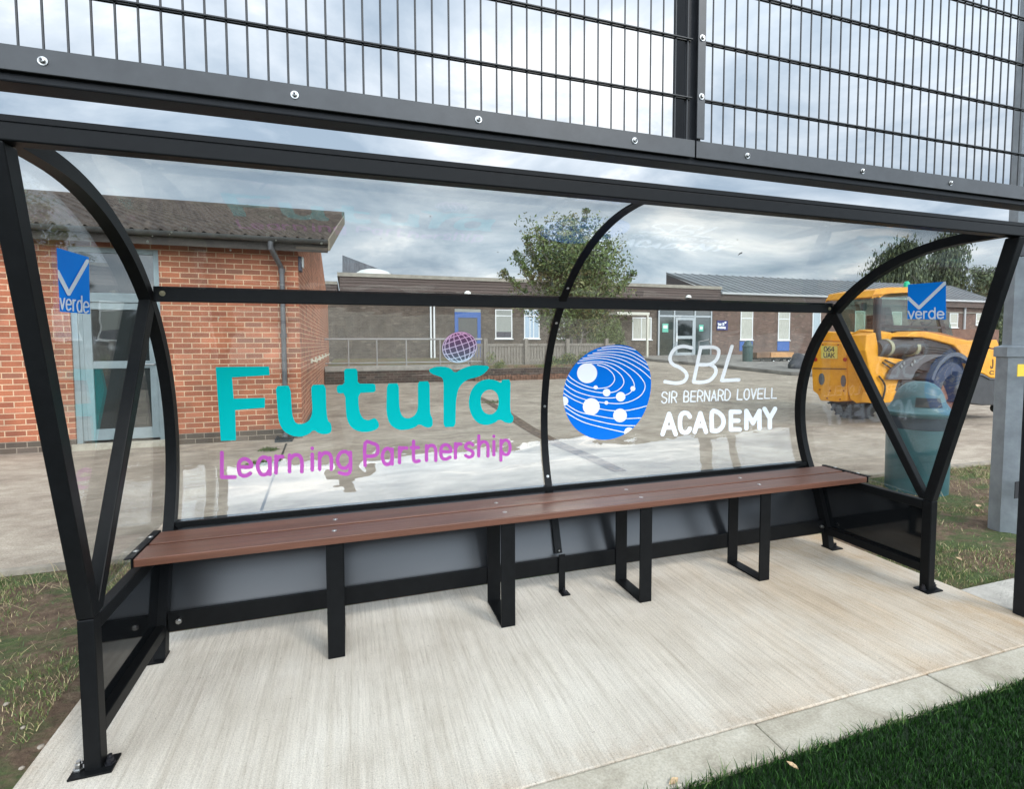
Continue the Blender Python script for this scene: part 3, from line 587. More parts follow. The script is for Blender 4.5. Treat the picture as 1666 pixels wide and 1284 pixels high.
# patterned ball: cells and lattice
def ballmat(name, top, bot):
    m, t, b = nm(name); z = nodes_of(t)('ShaderNodeSeparateXYZ'); t.links.new(pos(t), z.inputs[0])
    f = mth(t, 'MULTIPLY', mth(t, 'SUBTRACT', z.outputs[2], 1.24), 4.6, True); t.links.new(mixc(t, f, bot, top), b.inputs['Base Color']); b.inputs['Roughness'].default_value = .5; return m
bc, bang = (747.6, 565.2), math.radians(-18)
def bl(a, b): x, y = a * 28, b * 24.5; return (bc[0] + x * math.cos(bang) - y * math.sin(bang), bc[1] + x * math.sin(bang) + y * math.cos(bang))
circ = [bl(math.cos(i * math.pi / 24), math.sin(i * math.pi / 24)) for i in range(48)]
decal('patterned_ball', [('poly', circ)], (715, 535, 780, 596), .8, lambda P: on_sheet(P, -.0060), ballmat('ball_cells', (.16, .03, .13), (.05, .17, .19)), sh)
lat = []
for k in np.linspace(-.78, .78, 6):
    lat.append(('line', [bl(math.sin(k * 1.3) * math.cos(q) * 1.0 + .0, math.sin(q)) for q in np.linspace(-1.5, 1.5, 14)], 1.5))
for k in np.linspace(-.80, .80, 6):
    lat.append(('line', [bl(math.sin(q), math.sin(k * 1.25) * (.72 + .28 * math.cos(q)) + .12 * (math.cos(q) - .5)) for q in np.linspace(-1.5, 1.5, 14)], 1.5))
ring = circ + [circ[0]]
decal('ball_lattice', lat + [('line', ring, 1.3), ('clip', [bl(1.02 * math.cos(i * math.pi / 24), 1.02 * math.sin(i * math.pi / 24)) for i in range(48)])], (715, 535, 780, 596), .5, lambda P: on_sheet(P, -.0076), ballmat('ball_lines', (.78, .42, .66), (.50, .82, .88)), sh)
# blue disc with orbits
cs = lambda a: [(900 + p / 4.165, 540 + q / 4.165) for p, q in a]
disc = chaikin(cs([(380, 92), (460, 86), (540, 105), (610, 165), (650, 240), (667, 330), (655, 450), (610, 570), (540, 660), (450, 715), (350, 737), (250, 720), (160, 670), (100, 590), (70, 500), (66, 400), (95, 300), (150, 215), (220, 150), (300, 108)]), 2)
decal('blue_disc', [('poly', disc)], (912, 555, 1064, 722), 1.0, lambda P: on_sheet(P, -.0060), BLUE, sh)
orb = []
for o_ in ([(300, 225), (360, 245), (405, 285), (415, 330), (380, 370), (320, 383), (260, 378), (190, 355), (130, 320), (105, 295)],
           [(235, 215), (330, 215), (410, 250), (465, 300), (478, 350), (440, 395), (385, 412), (300, 410), (200, 385), (120, 345), (90, 318)],
           [(165, 213), (300, 200), (420, 225), (510, 290), (548, 350), (540, 390), (500, 425), (400, 448), (280, 440), (170, 410), (100, 370), (80, 345)],
           [(180, 195), (320, 180), (450, 210), (560, 275), (620, 350), (610, 410), (560, 455), (470, 485), (360, 482), (240, 465), (140, 430), (75, 385)],
           [(200, 180), (340, 165), (470, 190), (590, 255), (670, 325)], [(235, 160), (370, 150), (500, 175), (600, 225), (665, 272)], [(270, 145), (400, 135), (520, 155), (645, 228)], [(300, 125), (430, 115), (540, 140), (630, 195)], [(330, 108), (440, 98), (570, 125)],
           [(66, 413), (150, 465), (270, 510), (400, 535), (520, 530), (650, 498)], [(72, 478), (170, 540), (300, 570), (430, 590), (610, 583)], [(78, 508), (180, 570), (320, 610), (450, 633), (580, 637)], [(85, 546), (200, 610), (340, 650), (500, 686)]):
    orb.append(('line', spline(cs(o_), 5), 1.35))
for x, y, r in ((230, 280, 68), (288, 377, 14), (362, 412, 26), (457, 440, 32), (540, 385, 17), (360, 481, 13), (258, 507, 57), (453, 567, 46), (70, 470, 32), (515, 682, 34)): orb.append(('dot', cs([(x, y)])[0], r / 4.165))
decal('disc_orbits', orb + [('clip', disc)], (912, 555, 1064, 722), .55, lambda P: on_sheet(P, -.0076), WHV, sh)
s = [('line', spline(cs([(937, 108), (880, 98), (830, 112), (800, 150), (792, 190), (815, 222), (860, 243), (898, 275), (905, 308), (882, 338), (830, 348), (758, 338)]), 4), 5.6),
     ('line', cs([(1000, 105), (952, 338)]), 5.6), ('line', spline(cs([(1000, 105), (1085, 104), (1122, 128), (1108, 185), (1062, 220), (976, 222)]), 4), 5.6), ('line', spline(cs([(1062, 222), (1097, 242), (1100, 282), (1062, 328), (1005, 342), (952, 340)]), 4), 5.6),
     ('line', cs([(1212, 98), (1142, 330), (1258, 325)]), 5.6)]
decal('large_initials_lettering', s, (1076, 558, 1210, 628), .6, on_sheet, GRV, sh)
decal('name_lettering', text_line('SIR BERNARD LOVELL', 1076.5, 1263, 655.5, 647.5, 17, 16, 2.1, .06, gap=.42), (1070, 625, 1270, 662), .42, on_sheet, WHV, sh)
s = []
for ch, xa, xb, yb, h in (('A', 737, 834, 704, 158), ('C', 857, 930, 690, 148), ('A', 955, 1040, 688, 146), ('D', 1072, 1155, 680, 144), ('E', 1200, 1268, 672, 140), ('M', 1305, 1402, 664, 138), ('Y', 1428, 1508, 658, 146)):
    (x0, y0), (x1, _) = cs([(xa, yb), (xb, yb)]); s += glyph(ch, x0 + 1, x1 - 1, y0 - 2.5, h / 4.165 - 5, 7.2)
decal('large_name_lettering', s, (1070, 655, 1270, 716), .7, on_sheet, WHV, sh)
spk = [('dot', (u, v), r) for u, v, r in ((195, 326, 2.2), (199, 325, 1.4), (299, 371, 1.8), (303, 371.5, 1.5), (279, 378, 1.6), (276, 381, 1.1), (240, 393, 2.3), (248, 384, 1.2), (440, 353, 1.9), (444, 353.5, 1.3), (466, 356, 1.6), (434, 381, 1.8), (437, 381, 1.0), (523, 396, 1.9), (375, 407, 1.5), (449, 391, 1.2), (505, 355, 1.2), (356, 517, 1.2), (620, 388, .9), (700, 352, 1.0), (810, 410, .9), (1240, 452, 1.1), (980, 410, .8), (560, 620, .8), (1200, 390, .9))]
decal('bird_dropping_specks', spk, (190, 318, 1250, 625), .6, lambda P: on_sheet(P, .0065 + .0015), mat('speck_white', (.62, .6, .54), .7), sh)['kind'] = 'stuff'
decal('insect', [('line', [(1203, 413), (1207, 411)], 1.8), ('line', [(1201, 415), (1204, 412)], .8)], (1198, 406, 1212, 418), .4, on_sheet, mat('insect_black', (.01, .01, .012), .6), sh)
# maker's stickers on the two side sheets
BL2 = mat('sticker_blue', (.0, .205, .74), .5, spec=.1); LT = mat('sticker_white', (.66, .72, .78), .4)
mL0, mL1, mL2 = on_x(.0025), on_x(.0035), on_x(L - .0035)
def sticker(quad, xs_, sgn, tick, lw, word):
    f0, f1 = on_x(xs_ + sgn * .002), on_x(xs_ + sgn * .0045)
    xsq = [p[0] for p in quad]; ysq = [p[1] for p in quad]; bx = (min(xsq) - 3, min(ysq) - 3, max(xsq) + 4, max(ysq) + 5)
    o = decal('sticker', [('poly', quad)], bx, 1, f0, BL2, sh)
    decal('tick_mark', [('line', tick, lw), ('clip', quad)], bx, .5, f1, LT, o); s = []
    for ch, xa, xb, yb, h in word: s += glyph(ch, xa, xb, yb, h, 2.5)
    decal('sticker_lettering', s, (bx[0], bx[1], bx[2] + 4, bx[3] + 4), .4, f1, LT, o)
sticker([(92, 402.5), (144.5, 418.5), (146.5, 511), (97.5, 507)], -.001, 1, [(93.5, 442), (112, 478), (142, 425)], 6.5, [('v', 98, 105, 503, 25), ('e', 108, 115.5, 504.5, 25), ('r', 119, 123, 505.5, 25), ('d', 125.5, 133, 507, 25), ('e', 136, 144, 508.5, 25)])
sticker([(1477, 463), (1539, 458), (1539, 520), (1476.5, 519)], L + .001, -1, [(1478, 485), (1495, 501), (1538, 460)], 5.5, [('v', 1478, 1487, 518, 16), ('e', 1490, 1499, 518, 16), ('r', 1503, 1508, 518, 16), ('d', 1511, 1521, 518, 17), ('e', 1525, 1535, 518, 16)])

# ================================================================== BENCH
def wood_mat():
    m, t, b = nm('brown_recycled_plank'); p = pos(t)
    c = ramp(t, noise(t, mapping(t, p, (1.2, 60, 60)), 1.0, 6, .65), [(.3, (.075, .030, .017)), (.5, (.115, .046, .027)), (.7, (.15, .063, .038))])
    t.links.new(c, b.inputs['Base Color']); b.inputs['Roughness'].default_value = .42; bump(t, b, noise(t, mapping(t, p, (3, 160, 160)), 1.0, 4, .6), .35, .003); return m
WOOD = wood_mat(); BZ = .56; BF, BB = .368, .677
be = thing('bench', 'long brown two-plank bench on black looped steel legs inside the shelter', 'bench', (L / 2, .52, 0))
xa, xb = .030, 3.914; md = .5225
p1 = MB().box((xa, BF, BZ - .034), (xb, md - .011, BZ)).build('plank', WOOD, be, bevel=.004)
p2 = MB().box((xa, md + .011, BZ - .034), (xb, BB, BZ)).build('plank', WOOD, be, bevel=.004)
lx = [.737, 1.539, 2.315, 3.115]
for x in lx:
    mb = MB(); y0, y1 = BF + .022, BB - .02; z1 = BZ - .035; th = .010; w = .072
    mb.box((x, y0, .001), (x + w, y0 + th, z1)).box((x, y1 - th, .001), (x + w, y1, z1)).box((x + .0006, y0 + th, .001), (x + w - .0006, y1 - th, .001 + th)).box((x + .0006, y0 + th, z1 - th), (x + w - .0006, y1 - th, z1 - .0005))
    mb.build('leg_frame', FRAME, be, bevel=.0015)
for i, px in enumerate(((553, 839, 550, 860), (804, 813, 820, 829), (1016, 794, 1042, 808), (1199, 775, 1233, 787))):
    for k, (u, v, par) in enumerate(((px[0], px[1], p2), (px[2], px[3], p1))):
        x = lx[i] + .036; y = (md + BB) / 2 if k == 0 else (BF + md) / 2
        bolt_mb(MB(), (x, y, BZ - .001), (0, 0, 1), .008, .003).build('bolt', BOLT, par, auto=True)
for x0, x1, k in ((.0475 - .022, .062, 0), (xb - .002, xb + .012, 1)):
    if k == 0: mb = MB().box((.0, BF - .002, BZ + .001), (.0285, BB + .01, BZ + .005)).box((.0235, BF - .0035, BZ - .036), (.0285, BB + .01, BZ + .001))
    else: mb = MB().box((xb + .001, BF - .003, BZ - .036), (xb + .006, BB + .01, BZ + .004)).box((xb + .006, BF - .003, BZ), (xb + .03, BB + .01, BZ + .004))
    eb = mb.build('end_bracket', FRAME, be)
    for y in (BF + .075, BB - .075):
        bolt_mb(MB(), (.015 if k == 0 else xb + .018, y, BZ + .0045), (0, 0, 1), .007, .003).build('rivet', BOLT, eb, auto=True)
# legs below end: short support plates
# ================================================================== SPORTS FENCE over the shelter
fe = thing('mesh_fence', 'black welded mesh pitch fence on box rail passing above the shelter', 'fence', (2.0, -.33, 0))
FR2 = mat('fence_rail_coat', (.010, .011, .013), .5, spec=.22, var=.2, vs=20, bump=.08, bs=300); FR3 = mat('clamp_bar_coat', (.024, .026, .028), .42, var=.25, vs=14, spec=.5); WIRE = mat('mesh_wire_coat', (.010, .011, .012), .4)
MB().box((-2.5, -.363, 2.036), (4.083, -.290, 2.100)).build('bottom_rail', FR2, fe, bevel=.004)
MB().box((4.161, -.363, 2.036), (6.5, -.290, 2.100)).build('bottom_rail', FR2, fe, bevel=.004)
for xa_, xb_ in ((-2.5, 2.034), (2.040, 4.118), (4.124, 6.5)):
    MB().box((xa_, -.380, 2.056), (xb_, -.3740, 2.116)).build('clamp_bar', FR3, fe, bevel=.0015)
    MB().box((xa_ + .01, -.3738, 2.060), (xb_ - .01, -.3635, 2.106)).build('rubber_packing', mat('rubber', (.01, .01, .01), .8), fe)
for x in (.158, .722, 1.244, 1.790, 2.262, 2.833, 3.347, 3.87, -.38, -.95):
    mb = MB(); mb.tube([(x, -.380, 2.086), (x, -.3825, 2.086)], .0105, 16); mb.tube([(x, -.3825, 2.086), (x, -.3885, 2.086), (x, -.390, 2.086)], [.0072, .0063, .0035], 14); bo_ = mb.build('bolt', BOLT, fe, auto=True); MB().tube([(x, -.3898, 2.086), (x, -.3906, 2.086)], .0034, 6).build('socket', DARKBOLT, bo_)
for x0, x1, nm_ in ((2.000, 2.070, 0), (4.084, 4.160, 1), (-2.05, -1.97, 0)):
    mb = MB().box((x0, -.3635 if nm_ == 0 else -.363, 2.101 if nm_ == 0 else 0), (x1, -.290, 5.2)); p_ = mb.build('post', FR2, fe, bevel=.004)
    if x0 > 0:
        c0 = 2.035 if nm_ == 0 else 4.112
        cv = MB().box((c0, -.388, 2.120), (c0 + .032, -.382, 5.2)).build('clamp_strip', FR3, p_, bevel=.001)
        for z in (2.33, 2.53, 2.73, 2.93): mb = MB(); mb.tube([(c0 + .016, -.388, z - .065), (c0 + .016, -.3905, z - .065)], .011, 14); mb.tube([(c0 + .016, -.3905, z - .065), (c0 + .016, -.397, z - .065)], [.0075, .005], 12); mb.build('bolt', BOLT, cv, auto=True)
for k, (xa_, xb_) in enumerate(((-2.0 + .106 - .1, 2.02), (2.060, 4.10), (4.14, 6.4))):
    v = MB(); n = int((xb_ - xa_) / .05)
    for i in range(n + 1):
        x = (.106 + .05 * (i - 42) if k == 0 else 2.061 + .05 * i if k == 1 else 4.15 + .05 * i)
        if x > xb_: break
        v.tube([(x, -.369, 2.075), (x, -.369, 4.6)], .003, 6, cap=False)
    for j in range(12):
        z = 2.262 + .2 * j
        for y in (-.3750, -.3630): v.tube([(xa_, y, z), (xb_, y, z)], .0040, 6, cap=False)
    v.build('mesh_panel', WIRE, fe, smooth=True)
# ================================================================== BRICK BUILDING (left)
YB = 6.2; XR = .165; EZ = 2.79
BR = brick('red_brick', (.38, .128, .062), (.28, .088, .046), (.56, .39, .25), ms=.0135)
BRY = brick('red_brick_side', (.44, .155, .085), (.34, .11, .062), (.70, .46, .28), along='y', ms=.013)
BRD = brick('dark_plinth_brick', (.105, .078, .058), (.075, .058, .045), (.26, .21, .16), ms=.012); BRDY = brick('dark_plinth_brick_side', (.105, .078, .058), (.075, .058, .045), (.26, .21, .16), along='y', ms=.012)
bb = thing('brick_building', 'red brick single-storey building with brown tiled roof and grey glazed door', 'building', (-3, 10, 0))
dx0, dx1, dz1 = -2.625, -1.600, 2.70       # door opening
PL = .155
wall = MB(); pl = MB()
for a, b in ((-9.0, dx0), (dx1, XR)):
    wall.box((a, YB, PL), (b, YB + .25, EZ)); pl.box((a, YB - .0, -.05), (b, YB + .25, PL - .001))
wall.box((dx0, YB, dz1), (dx1, YB + .25, EZ))
wall.build('front_wall', BR, bb); pl.build('plinth', BRD, bb)
w2 = MB(); w2.prism([(XR - .25, YB + .252, PL), (XR - .25, 17.9, PL), (XR - .25, 17.9, 2.85), (XR - .25, 12, 4.45), (XR - .25, YB + .252, 2.85)], (.25, 0, 0)); w2.build('gable_wall', BRY, bb)
MB().box((XR - .25, YB + .252, -.05), (XR, 17.9, PL - .001)).build('plinth', BRDY, bb)
# front corner return of the side wall uses the side bond
MB().box((XR + .0005, YB - .0, PL), (XR + .003, YB + .252, EZ)).build('corner_brickwork', BRY, bb)
# pantiled roof as real corrugation: waves across, steps down the slope
def tile_mat():
    m, t, b = nm('weathered_roof_tile'); p = pos(t)
    c = ramp(t, noise(t, p, 3.5, 9, .72), [(.3, (.035, .027, .023)), (.5, (.075, .057, .046)), (.68, (.125, .10, .082)), (.8, (.21, .185, .145))])
    c = mixc(t, 1.0, c, ramp(t, noise(t, p, 26, 4), [(.3, (.75,) * 3), (.7, (1.2,) * 3)]), 'MULTIPLY')
    t.links.new(c, b.inputs['Base Color']); b.inputs['Roughness'].default_value = .9; bump(t, b, noise(t, p, 60, 5), .5, .01); return m
TILE = tile_mat()
mb = MB(); x0, x1 = -9.0, .60; nxx = int((x1 - x0) / .0206); ye, ze, yr, zr_ = 5.86, 2.905, 12.0, 4.71; rows = 21
def wave(i): x = x0 + (x1 - x0) * i / nxx; ph = (x / .165) % 1; return x, .024 * (math.sin(ph * 2 * math.pi) + .35 * math.sin(4 * math.pi * ph))
for r in range(rows):
    for e_, dz in ((0, .034), (1, .0)):
        t = (r + e_) / rows; y = ye + (yr - ye) * t; z = ze + (zr_ - ze) * t + dz
        for i in range(nxx + 1): x, wz = wave(i); mb.v.append((x + (max(0, x) / .6) * .20 * t, y, z + wz))
for r in range(rows * 2 - 1):
    for i in range(nxx): a = r * (nxx + 1) + i; mb.f.append((a, a + 1, a + nxx + 2, a + nxx + 1)); mb.mi.append(0)
# underside skirt to give the tiles thickness at the eave
b0 = len(mb.v)
for i in range(nxx + 1): x, wz = wave(i); mb.v.append((x, ye, ze - .012 + wz))
for i in range(nxx): mb.f.append((b0 + i, b0 + i + 1, i + 1, i)); mb.mi.append(0)
roof = mb.build('tiled_roof', TILE, bb)
MB().prism([(-9, 12.0, 4.68), (-9, 18.2, 2.86), (-9, 18.2, 2.80), (-9, 12.0, 4.61)], (9.1, 0, 0)).build('rear_roof_slope', TILE, bb)
MB().tube([(-9, 12, 4.70), (.82, 12, 4.70)], .11, 12).build('ridge_tile', TILE, roof)
BARGE = mat('barge_board', (.22, .185, .135), .8, var=.25, vs=10); DK = mat('dark_gutter', (.055, .055, .052), .45, var=.25, vs=8)
MB().prism([(.601, 5.88, 2.915), (.802, 12, 4.72), (.802, 12, 4.50), (.601, 5.88, 2.74)], (.022, 0, 0)).build('barge_board', BARGE, roof)
MB().prism([(XR + .004, 5.9, 2.79), (XR + .004, 12, 4.54), (XR + .004, 12, 4.50), (XR + .004, 5.9, 2.75)], (.594 - XR, 0, 0)).build('verge_soffit', mat('soffit_board', (.12, .09, .065), .8), roof)
SOF = mat('dark_soffit', (.05, .04, .032), .8, var=.3, vs=6)
MB().box((-9, 5.93, EZ + .002), (.595, YB - .001, EZ + .018)).build('soffit', SOF, roof); MB().box((-9, 5.905, 2.72), (.595, 5.929, 2.875)).build('fascia_board', SOF, roof)
g_ = MB(); pr = [(5.90 - .058 + .058 * math.cos(a), 2.885 - .062 * math.sin(a)) for a in np.linspace(0, math.pi, 11)]; pi2 = [(5.90 - .058 + .052 * math.cos(a), 2.885 - .055 * math.sin(a)) for a in np.linspace(0, math.pi, 11)]
strip(-9, .590, pr, pi2, g_); gut = g_.build('gutter', DK, bb, auto=True); MB().prism([(.5905, y, z) for y, z in pr], (.006, 0, 0)).build('gutter_end_cap', DK, gut)
px_ = PY(460, 500, YB - .06).x
mb = MB(); mb.tube([(px_ - .10, 5.842, 2.825), (px_ - .10, 5.842, 2.74), (px_ - .01, YB - .05, 2.52), (px_, YB - .05, 2.42), (px_, YB - .05, .10)], .036, 12)
for z in (2.44, 1.5, .42): mb.tube([(px_, YB - .05, z), (px_, YB - .05, z + .06)], .045, 12)
mb.tube([(px_, YB - .05, .10), (px_ - .015, YB - .13, .03)], .037, 12)
mb.build('downpipe', mat('grey_downpipe', (.085, .085, .088), .45, var=.2, vs=6), bb, auto=True)
MB().box((px_ - .13, YB - .27, -.02), (px_ + .10, YB - .03, .030)).box((px_ - .13, YB - .27, .0305), (px_ - .10, YB - .03, .055)).box((px_ + .07, YB - .27, .0305), (px_ + .10, YB - .03, .055)).build('drain_gully', mat('gully_black', (.02, .022, .025), .5), bb)
# wall light on the corner
lp = PY(490, 402, YB - .07); mb = MB().box((XR + .004, YB - .0, 2.48), (XR + .05, YB + .16, 2.70)); wl = mb.build('wall_light', mat('wall_light_body', (.03, .03, .05), .4), bb, bevel=.008); MB().box((XR + .051, YB + .01, 2.54), (XR + .075, YB + .15, 2.695)).build('diffuser', WHITEP, wl, bevel=.01)
for y in (8.35, 9.6, 11.0, 12.6, 14.4):
    mb = MB().box((XR + .001, y, 1.045), (XR + .02, y + .30, 1.13)); mb.tube([(XR + .02, y + .15, 1.09), (XR + .10, y + .15, 1.07), (XR + .12, y + .15, 1.13)], .02, 8); mb.build('coat_hook', mat('cream_plastic', (.62, .58, .46), .5), bb)
# door set
dr = MB(); z0 = .115; fw = .07
dr.box((dx0 + .001, YB + .02, .0), (dx0 + fw, YB + .11, dz1)).box((dx1 - fw, YB + .02, .0), (dx1 - .001, YB + .11, dz1)).box((dx0 + fw, YB + .021, dz1 - fw), (dx1 - fw, YB + .109, dz1 - .001)).box((dx0 + fw, YB + .015, 1.975), (dx1 - fw, YB + .109, 2.10))
DGREY = mat('door_grey', (.22, .27, .28), .45, var=.1, vs=5)
df = dr.build('door_frame', DGREY, bb, bevel=.004)
MB().box((dx0 - .03, YB - .05, -.01), (dx1 + .03, YB + .02, z0 - .03)).build('door_step', KERB, df)
a, b = dx0 + fw + .05, dx1 - fw
MB().box((dx0 + fw, YB + .04, z0), (a - .001, YB + .09, 1.974)).build('side_panel', DGREY, df)
lf = MB(); lf.box((a + .004, YB + .03, z0), (a + .095, YB + .075, 1.97)).box((b - .09, YB + .03, z0), (b - .003, YB + .075, 1.97)).box((a + .095, YB + .031, z0), (b - .09, YB + .074, z0 + .15)).box((a + .095, YB + .031, 1.88), (b - .09, YB + .074, 1.969)).box((a + .095, YB + .031, 1.085), (b - .09, YB + .074, 1.185))
dl = lf.build('door_leaf', DGREY, bb, bevel=.003)
MB().box((a + .096, YB + .05, 1.186), (b - .091, YB + .056, 1.879)).build('pane', DARKGL, dl); MB().box((a + .096, YB + .05, z0 + .151), (b - .091, YB + .056, 1.084)).build('pane', DARKGL, dl)
MB().box((dx0 + fw, YB + .05, 2.101), (dx1 - fw, YB + .056, dz1 - fw)).build('transom_pane', DARKGL, df)
mb = MB(); mb.tube([(b - .13, YB + .029, 1.135), (b - .13, YB - .02, 1.135), (b - .02, YB - .02, 1.135), (b - .02, YB + .029, 1.135)], .011, 8); mb.build('door_handle', BOLT, dl, auto=True)
# roof of the porch bay: pale stained band beside the door head
# ================================================================== PLANTER, RAMP RAIL, PICKET FENCE
YPL = PG(700, 622).y
def H(u, v, y): return PY(u, v, y)
zb = terr(YPL)
PLB = brick('planter_brick', (.085, .055, .042), (.06, .042, .035), (.16, .13, .11))
xa_ = XR + .02
xe = H(935, 600, YPL).x
pw = thing('planter_wall', 'low dark brick retaining wall with stone top running below the metal handrail', 'wall', (3, YPL, zb))
MB().box((xa_, YPL, zb - .3), (xe, YPL + .2, H(700, 602, YPL).z)).build('brickwork', PLB, pw)
MB().box((xa_, YPL - .02, H(700, 602, YPL).z + .001), (H(765, 600, YPL).x, YPL + .25, H(700, 594, YPL).z)).build('coping', mat('ramp_edge', (.26, .24, .21), .85, var=.25, vs=6), pw)
eg = MB(); x = H(772, 600, YPL).x
while x < xe: eg.box((x, YPL - .10, zb - .02), (x + .088, YPL - .004, zb + .17 + random.uniform(-.02, .02))); x += .1
eg.build('upright_brick_edging', mat('edging_brick', (.16, .085, .055), .9, var=.5, vs=9), pw)
struct('planter_soil', MB().box((xa_, YPL + .201, zb - .4), (xe, 24 - .01, H(700, 597, YPL).z)), SOIL)
hz = H(700, 597, YPL).z
YH = YPL + .35
hr = thing('handrail', 'grey metal handrail with thin posts along the ramp below the dark wall', 'railing', (3, YH, hz))
z1, z0_ = H(560, 552, YH).z, H(560, 594, YH).z
RG = mat('rail_grey', (.27, .26, .25), .5, .2)
MB().tube([(xa_, YH, z1), (H(784, 553, YH).x, YH, z1)], .028, 8).build('top_rail', RG, hr); MB().tube([(xa_, YH, z0_ + .05), (H(784, 553, YH).x, YH, z0_ + .05)], .018, 8).build('bottom_rail', RG, hr)
for u in (566.8, 613, 661, 716, 762): x = H(u, 570, YH).x; MB().tube([(x, YH, hz - .1), (x, YH, z1)], .022, 8).build('post', RG, hr)
YP2 = YPL + .7
PKW = mat('weathered_wood', (.20, .175, .145), .9, var=.35, vs=8, bump=.4, bs=40, stretch=(6, 6, .6))
pk = thing('picket_fence', 'weathered grey timber close-board fence behind the planter', 'fence', (6, YP2, hz))
zt, zb_ = H(830, 561, YP2).z, H(830, 594, YP2).z; x0, x1 = H(762, 580, YP2).x, H(1000, 580, YP2).x
mb = MB(); x = x0
while x < x1: mb.box((x, YP2, zb_ - .05 + random.uniform(0, .02)), (x + .085, YP2 + .02, zt - random.uniform(0, .015))); x += .105
mb.build('boards', PKW, pk)
MB().box((x0, YP2 - .03, zt - .05), (x1, YP2 - .001, zt + .04)).build('rail', PKW, pk); MB().box((x0, YP2 - .03, zb_ - .02), (x1, YP2 - .001, zb_ + .05)).build('rail', PKW, pk)
for u in (766, 789, 855, 922, 985): x = H(u, 570, YP2).x; MB().box((x - .06, YP2 - .12, hz - .2), (x + .06, YP2 - .031, H(u, 551, YP2).z)).build('post', PKW, pk)
# ================================================================== SCHOOL BUILDING (far)
YF = 24.0; GZ = .56
def Fx(u, v=560): return PY(u, v, YF).x
def Fz(u, v): return PY(u, v, YF).z
BK = brick('dark_brown_brick', (.11, .086, .066), (.075, .058, .045), (.17, .14, .11), ms=.010, grime=.35); BKR = brick('brown_red_brick', (.155, .095, .072), (.12, .074, .058), (.19, .15, .125), ms=.010)
CLAD = mat('timber_cladding', (.085, .062, .052), .8, var=.25, vs=1.2, stretch=(.4, 1, 22)); FELT = mat('roof_felt_edge', (.26, .235, .19), .8, var=.2, vs=3); METR = mat('ribbed_metal_roof', (.17, .18, .185), .6, .0, var=.15, vs=.5)
sb = thing('school_building', 'long dark brown brick flat-roofed school block beyond the playground', 'building', (15, YF, GZ))
xL, xR_, xM = -6.0, Fx(1611, 520), Fx(1071)
xN = Fx(1158.4)
zt1 = Fz(700, 452)
MB().box((xL, YF, 0), (Fx(1068), YF + 8, Fz(700, 484))).build('wall', BK, sb)
MB().box((xN, YF, 0), (xR_, YF + 8, Fz(1300, 494))).build('wall', BKR, sb)
MB().box((Fx(1068) + .003, YF + .6, 0), (xN - .003, YF + 7.9, Fz(1110, 486))).build('entrance_recess_wall', mat('entrance_dark', (.02, .02, .02), .9), sb)
def clad(x0, x1, yf, yb, z0, z1):
    m_ = MB().box((x0, yf + .04, z0), (x1, yb, z1 - .002)); n = max(2, int((z1 - z0) / .135)); h = (z1 - z0) / n
    for i in range(n): m_.prism([(x0 - .001, yf + .039, z0 + i * h + .012), (x0 - .001, yf, z0 + i * h + .012), (x0 - .001, yf + .025, z0 + (i + 1) * h - .004), (x0 - .001, yf + .039, z0 + (i + 1) * h - .004)], (x1 - x0 + .002, 0, 0))
    return m_.build('cladding_fascia', CLAD, sb)
clad(Fx(554.8), Fx(1165), YF - .35, YF + 8.3, Fz(700, 486), Fz(700, 456))
MB().box((Fx(554.8) - .1, YF - .40, Fz(700, 456) + .001), (Fx(1165) + .05, YF + 8.4, Fz(700, 450))).build('roof_edge', FELT, sb)
clad(xL, Fx(554.8) - .11, YF - .10, YF + 8.2, Fz(540, 486), Fz(540, 463)); MB().box((xL, YF - .14, Fz(540, 463) + .001), (Fx(554.8) - .101, YF + 8.2, Fz(540, 458))).build('roof_edge', FELT, sb)
clad(Fx(1165) + .055, xR_ + .1, YF - .30, YF - .002, Fz(1300, 494), Fz(1300, 483.5))
MB().box((Fx(1165) + .055, YF - .42, Fz(1300, 483.4)), (xR_ + .2, YF - .302, Fz(1300, 480.5))).build('gutter', mat('pale_gutter', (.42, .42, .41), .5), sb)
# right hand ribbed roof
yr = YF + 6.5; A = PY(1084, 444, yr); Bq = PY(1540, 468, yr)
za, zb2 = Fz(1300, 481), A.z
mb = MB(); xs0 = PY(1086, 455, YF + 3).x
V = [(Fx(1165) + .06, YF - .3, za), (xR_ + .2, YF - .3, za), (PY(1545, 470, yr).x, yr, zb2 + .0), (A.x, yr, zb2)]
mb.prism([Vector(v) for v in V], (0, 0, -.12)); mb.build('ribbed_roof', METR, sb)
mb = MB(); nR = 42
for i in range(nR):
    f = i / (nR - 1); a_ = Vector(V[0]).lerp(Vector(V[1]), f); b_ = Vector(V[3]).lerp(Vector(V[2]), f); mb.bar(a_ + Vector((0, 0, .02)), b_ + Vector((0, 0, .02)), .05, .05)
mb.build('roof_rib', METR, sb)
MB().prism([(A.x, yr, zb2 - .12), (A.x, yr, za - .1), (Fx(1165) + .05, YF + .2, za - .1), (Fx(1165) + .05, YF + .2, za - .02)], (.05, 0, 0)).build('roof_gable', mat('dark_gable', (.06, .055, .055), .8), sb)
